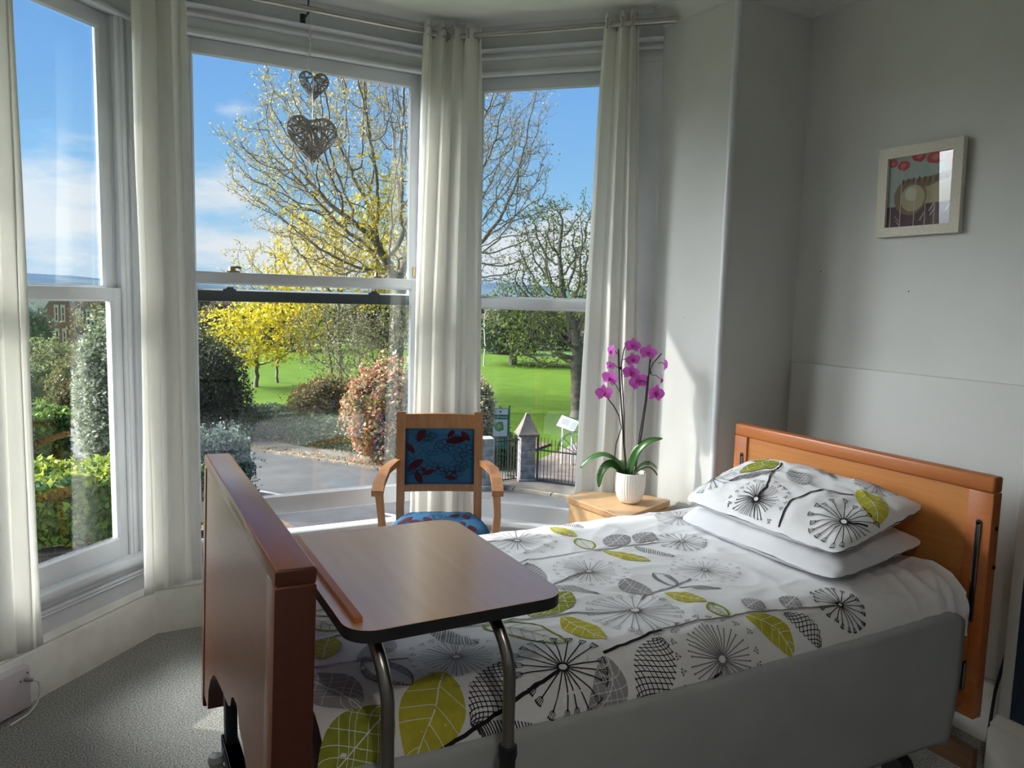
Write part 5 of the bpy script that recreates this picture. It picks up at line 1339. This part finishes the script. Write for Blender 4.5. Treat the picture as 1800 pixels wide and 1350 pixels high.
mb = MB(); mb.prism([(-.19, 1.36), (-.10, 1.46), (.06, 1.48), (.10, 1.40), (.12, 1.22), (-.06, 1.16), (-.15, 1.22)], -.0215, -.0195, 'y'); mb.build('map', mat('map_green', (.10, .30, .10), .6), sg)
mb = MB(); mb.prism([(-.10, 1.34), (-.02, 1.41), (.05, 1.36), (.03, 1.27), (-.06, 1.25)], -.0222, -.0205, 'y'); mb.build('map_field', mat('map_light', (.25, .50, .20), .6), sg)
mb = MB()
for i in range(5): mb.box(.14, .20, -.0215, -.0195, 1.40-i*.045, 1.41-i*.045)
for i in range(4): mb.box(-.14, .12-.03*(i % 2), -.0195, -.0175, .90-i*.045, .912-i*.045)
mb.build('small_print', mat('sign_pale_print', (.35, .42, .38), .6), sg)
tc_ = bpy.data.curves.new('lettering', 'FONT'); tc_.body = 'Bury Meadow'; tc_.size = .082; tc_.align_x = 'CENTER'; tc_.extrude = .001; tc_.materials.append(SWH)
tmp = bpy.data.objects.new('lettering_curve', tc_); C.objects.link(tmp)
bpy.context.view_layer.update()
lm = bpy.data.meshes.new_from_object(tmp.evaluated_get(bpy.context.evaluated_depsgraph_get())); bpy.data.objects.remove(tmp)
to = bpy.data.objects.new('lettering', lm); C.objects.link(to); to.parent = sg; to.location = (0, -.0195, 1.60); to.rotation_euler = (PI/2, 0, 0)
ib = empty('information_board', 'small tilted white information board on two legs behind the gate', 'sign', (12.95, 20.5, GZ), math.radians(-48))
for x in (-.16, .16):
    mb = MB(); mb.tube([(x, 0, 0), (x, 0, 1.25)], .035, 8); mb.build('leg', SWH, ib)
mb = MB(); mb.T = Matrix.Translation((0, 0, 1.36)) @ Matrix.Rotation(.28, 4, 'Y') @ Matrix.Rotation(.75, 4, 'X'); mb.box(-.30, .30, -.22, .22, -.015, .015, .004); mb.build('panel', SWH, ib)
mb = MB(); mb.T = Matrix.Translation((0, 0, 1.36)) @ Matrix.Rotation(.28, 4, 'Y') @ Matrix.Rotation(.75, 4, 'X'); mb.box(-.22, .05, -.10, .15, .014, .017); mb.box(.10, .28, -.16, .15, .014, .017); mb.build('picture_print', mat('board_print', (.28, .30, .28), .6), ib)

# ------------------------------------------------------------------ left window: garden hedges, brick wall, shrubs, houses
def brick(name, c1, c2, mortar, scale):
    m = bpy.data.materials.new(name); m.use_nodes = True; nt = m.node_tree; b = nt.nodes['Principled BSDF']; N = nt.nodes.new; L = nt.links.new
    tc = N('ShaderNodeTexCoord'); mp = N('ShaderNodeMapping'); L(tc.outputs['Object'], mp.inputs[0]); mp.inputs['Rotation'].default_value = (PI/2, 0, 0)
    br = N('ShaderNodeTexBrick'); br.inputs['Color1'].default_value = (*c1, 1); br.inputs['Color2'].default_value = (*c2, 1); br.inputs['Mortar'].default_value = (*mortar, 1)
    br.inputs['Scale'].default_value = scale; br.inputs['Mortar Size'].default_value = .012; br.inputs['Brick Width'].default_value = .225; br.inputs['Row Height'].default_value = .075
    L(mp.outputs[0], br.inputs['Vector']); L(br.outputs[0], b.inputs['Base Color']); b.inputs['Roughness'].default_value = .9
    return m
BRK = brick('garden_brick', (.16, .065, .045), (.11, .05, .04), (.16, .14, .12), 1)
RBR = brick('red_house_brick', (.30, .10, .07), (.24, .085, .06), (.25, .19, .16), 1)
DBR = brick('dark_house_brick', (.15, .07, .055), (.11, .055, .045), (.16, .13, .11), 1)
mb = MB(); mb.box(-4.5, 1.6, 15.25, 15.5, GZ, GZ+.58); mb.box(-4.5, 1.6, 15.22, 15.53, GZ+.58, GZ+.64)
tag(mb.build('brick_wall', BRK), 'low dark red brick wall below the bright hedge', 'wall', kind='thing')
def box_hedge(label, x0, x1, y0, y1, z0, z1, n, size, pal, seed, cc, name='hedge'):
    t = empty(name, label, 'hedge', ((x0+x1)/2, (y0+y1)/2, GZ))
    P = []
    u, v = rng.random(n), rng.random(n); k = rng.random(n)
    b = np.array([.16*noise.noise(Vector((a*(x1-x0)*1.8, c*3, seed)))+.07*noise.noise(Vector((a*(x1-x0)*5, c*9, seed))) for a, c in zip(u, v)])
    X = np.where(k < .8, x0+(x1-x0)*u, np.where(k < .9, x0-b, x1+b)); Y = np.where(k < .45, y0-b-.05, y0+(y1-y0)*v); Z = np.where(k < .45, z0+(z1-z0)*v, np.where(k < .8, z1+b, z0+(z1-z0)*u))
    leaves('foliage', np.stack([X, Y, Z], 1)+rng.normal(size=(n, 3))*.04, size, pal, t)
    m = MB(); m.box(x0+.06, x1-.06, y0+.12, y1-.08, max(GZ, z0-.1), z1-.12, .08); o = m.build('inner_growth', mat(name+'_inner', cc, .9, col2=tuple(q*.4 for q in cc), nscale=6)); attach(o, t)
box_hedge('bright yellow green hedge above the low brick wall', -4.2, 1.4, 15.35, 16.9, -2.86, -1.72, 20000, .15, [((.48, .50, .05), 3), ((.34, .42, .05), 4), ((.20, .28, .04), 3), ((.08, .12, .02), 2)], 4, (.035, .055, .012))
box_hedge('green garden hedge behind the soil bed, left window', -5.5, -1.15, 25.5, 27.2, GZ, -2.05, 14000, .15, [((.13, .23, .03), 3), ((.22, .32, .05), 2), ((.05, .09, .02), 4)], 9, (.018, .03, .01))
bush('variegated_shrub', 'tall pale variegated shrub beside the right edge of the left window', (.12, 21.0, -1.35), (.80, .85, 2.3), 13000, .10, [((.22, .27, .15), 3), ((.40, .42, .30), 3), ((.09, .13, .05), 3), ((.5, .5, .42), 1)], 21, (.045, .06, .03), amp=.28)
bush('far_shrub', 'dark blue green round shrub in front of the white house', (-4.75, 59, -1.7), (1.5, 1.4, 1.9), 3500, .26, [((.05, .10, .075), 3), ((.08, .13, .09), 2)], 23, (.02, .04, .03))
for i, (lab, x, y, z, rx, rz, pal) in enumerate((
    ('yellow green garden shrub behind the road, left window', -3.0, 44.0, -2.3, 1.5, 1.4, [((.20, .26, .08), 3), ((.28, .33, .12), 2), ((.12, .16, .06), 2)]),
    ('grey green garden shrub beside the road, left window', -4.2, 39.5, -2.6, 1.5, 1.2, [((.16, .21, .12), 3), ((.24, .28, .17), 2)]),
    ('olive garden shrub left of the street lamp', -1.9, 41.0, -2.35, 1.3, 1.4, [((.15, .18, .06), 3), ((.22, .24, .09), 2), ((.09, .11, .04), 2)]),
    ('brown olive shrub below the street lamp', -.9, 36.0, -2.3, 1.15, 1.2, [((.16, .14, .05), 3), ((.20, .20, .07), 2), ((.09, .09, .03), 2)]))):
    bush('garden_shrub', lab, (x, y, z), (rx, 1.2, rz), 4200, .15, pal, 60+i, (.05, .055, .025))
tree('olive_tree', 'sparse olive brown tree in front of the dark brick house', (-.5, 48.0, GZ), (-.5, 48.0, -1.9), [((-.55, 48, -.1), (1.35, 1.2, 2.1), 380), ((.2, 47.8, .7), (.8, .8, 1.4), 120)], .28, 3, .42, .012, 71, [(.16, 6, .17, [((.22, .19, .06), 3), ((.28, .22, .07), 2), ((.14, .13, .04), 2)], None)])
lp = empty('street_lamp', 'slim grey street lamp with a curved arm, seen through the left window', 'lamp', (-.87, 31.0, GZ))
mb = MB(); mb.tube([(-.87, 31, GZ), (-.87, 31, -1.35), (-.86, 31, -1.12), (-.80, 31, -.98), (-.70, 31, -.92), (-.60, 31, -.90)], .022, 8); o = mb.build('pole', mat('lamp_grey', (.45, .46, .47), .5)); attach(o, lp)
mb = MB(); mb.ball((-.52, 31, -.895), .05, 2, (1.9, 1, .55)); o = mb.build('lamp_head', mat('lamp_head_grey', (.6, .62, .64), .4)); attach(o, lp)
SLATE = mat('slate_roof', (.12, .14, .165), .7, col2=(.17, .19, .21), nscale=3); WHT_ = mat('white_render', (.72, .72, .68), .8); STN = mat('stone_dressing', (.62, .58, .50), .8)
WGL = mat('dark_window_glass', (.05, .06, .07), .1)
def house_win(root, x, y, z, w, h, n=2):
    m = MB(); m.box(x-w/2-.06, x+w/2+.06, y-.10, y+.02, z+h, z+h+.22); m.box(x-w/2-.06, x+w/2+.06, y-.12, y+.02, z-.14, z)
    for i in range(n+1): m.box(x-w/2+w*i/n-.05, x-w/2+w*i/n+.05, y-.06, y+.02, z, z+h)
    m.box(x-w/2, x+w/2, y-.05, y+.02, z+h/2-.04, z+h/2+.04)
    f = m.build('window', STN); attach(f, root)
    m = MB(); m.box(x-w/2, x+w/2, y-.02, y+.01, z, z+h); g = m.build('pane', WGL); g.parent = f; g.matrix_parent_inverse = Matrix.Identity(4)
wh = empty('house', 'white rendered house far away behind the red brick house', 'house', (-6.5, 94, GZ))
mb = MB(); mb.box(-9.5, -3.2, 90, 97, GZ, .75); mb.box(-9.7, -3.0, 89.7, 97, .75, .95); mb.box(-9.7, -3.0, 89.75, 97, .2, .35); o = mb.build('wall', WHT_); attach(o, wh)
mb = MB(); mb.prism([(-9.8, .95), (-2.9, .95), (-4.6, 1.6), (-8.0, 1.6)], 90, 97, 'y'); o = mb.build('roof', SLATE); attach(o, wh)
for x in (-5.75, -4.75):
    for z in (-1.2, -2.9): house_win(wh, x, 90, z, .5, .85)
rh = empty('house', 'red brick gabled house with a slate roof, seen through the left window', 'house', (-3.0, 74, GZ))
mb = MB(); mb.prism([(-4.3, GZ), (-2.15, GZ), (-2.15, .1), (-3.2, 1.55), (-4.3, -.3)], 70, 78, 'y'); mb.box(-2.15, -.9, 74.2, 78, GZ, .3); o = mb.build('wall', RBR); attach(o, rh)
mb = MB(); mb.prism([(-2.0, -.05), (-3.2, 1.5), (-4.5, -.6), (-4.5, -.4), (-3.2, 1.72), (-1.95, .15)], 69.8, 78, 'y')
vs = [(-3.1, 71, 2.55), (-.4, 71, 1.25), (-.4, 71, 1.42), (-3.1, 71, 2.75), (-2.6, 78, 3.6), (.2, 78, 2.3), (.2, 78, 2.47), (-2.6, 78, 3.8)]
mb._add([(-2.25, 73.9, .2), (-.75, 73.9, .2), (-.55, 78, 1.6), (-2.9, 78, 1.6), (-2.25, 73.9, .05), (-.75, 73.9, .05)], [(0, 1, 2, 3), (4, 5, 1, 0)])
o = mb.build('roof', SLATE); attach(o, rh)
for x, z, w in ((-3.4, -.85, .2), (-2.95, -.85, .2), (-3.4, -2.7, .2), (-2.9, -2.7, .2), (-3.95, -2.9, .18)): house_win(rh, x, 70, z, w, 1.0, 1)
dh = empty('house', 'dark brick house with three pale framed windows behind the olive tree', 'house', (.8, 68, GZ))
mb = MB(); mb.box(-2.05, 4.5, 66, 69.6, GZ, 1.25); mb.box(-2.1, 4.6, 65.9, 69.6, -1.55, -1.42); o = mb.build('wall', DBR); attach(o, dh)
mb = MB(); mb.prism([(-2.25, 1.2), (4.8, 1.2), (3.2, 1.85), (-1.0, 1.85)], 66, 69.6, 'y'); o = mb.build('roof', SLATE); attach(o, dh)
for x, w, h in ((-1.72, .42, .85), (-1.0, .5, 1.0), (-.28, .42, .85)): house_win(dh, x, 66, -1.05, w, h)
for x in (-1.6, -.8): house_win(dh, x, 66, -2.9, .55, .9)
rr_ = empty('house', 'far grey slate roofed house beyond the lawn, under the right window rail', 'house', (51, 99, GZ), math.radians(-27))
mb = MB(); mb.box(-3.2, 3.2, 0, 5, 0, 2.7); mb.build('wall', WHT_, rr_)
mb = MB(); mb._add([(-3.5, -.3, 2.6), (3.5, -.3, 2.6), (3.5, 2.5, 4.2), (-3.5, 2.5, 4.2), (-3.5, 5.3, 2.6), (3.5, 5.3, 2.6)], [(0, 1, 2, 3), (3, 2, 5, 4), (0, 3, 4), (1, 5, 2)]); mb.build('roof', SLATE, rr_)
for x in (-1.2, -.5):
    mb = MB(); mb._add([(x, .55, 3.15), (x+.5, .55, 3.15), (x+.5, 1.3, 3.6), (x, 1.3, 3.6)], [(0, 1, 2, 3)]); mb.build('skylight', WHT_, rr_)
# the line of trees closing the park
for i, az in enumerate((-13, -9, 3.2, 5.6, 7.5, 11, 14.5, 18, 21.5, 24.5, 27.2, 29.5, 32, 35, 38.5, 42)):
    d = 84+9*math.sin(i*2.3)+(16 if i < 4 else 0); a = math.radians(az); hgt = (4.0, 5.0, 3.8, 4.8)[i % 4]+(.8 if az > 17 and az < 25 else 0)-(1.0 if az < 0 else 0)
    x, y = math.sin(a)*d, math.cos(a)*d; k = i % 3
    wherefrom = ['first', 'second', 'third', 'fourth', 'fifth', 'sixth'][i//3]
    t = empty('distant_tree', '%s %s tree, counted from the left, of the line closing the park' % (wherefrom, ['olive green', 'grey brown', 'yellow green'][k]), 'tree', (x, y, GZ), group='trees closing the park')
    r = (3.4, 3.0, 3.8)[k]; c = (x, y, GZ+hgt*.55)
    core('inner_growth', c, (r, r*.8, hgt*.55), [(.05, .06, .025), (.07, .06, .04), (.07, .08, .025)][k], t, i, .4, 2.6, .82)
    leaves('foliage', ellipsoid_pts(c, (r, r*.8, hgt*.55), 3200, .8, i, .4, 2.6, GZ), .30, [[((.10, .13, .045), 3), ((.15, .18, .06), 2), ((.06, .07, .03), 2)], [((.16, .13, .08), 3), ((.20, .17, .10), 2), ((.10, .09, .05), 2)], [((.22, .23, .06), 3), ((.15, .17, .05), 2), ((.30, .28, .08), 1)]][k], t)
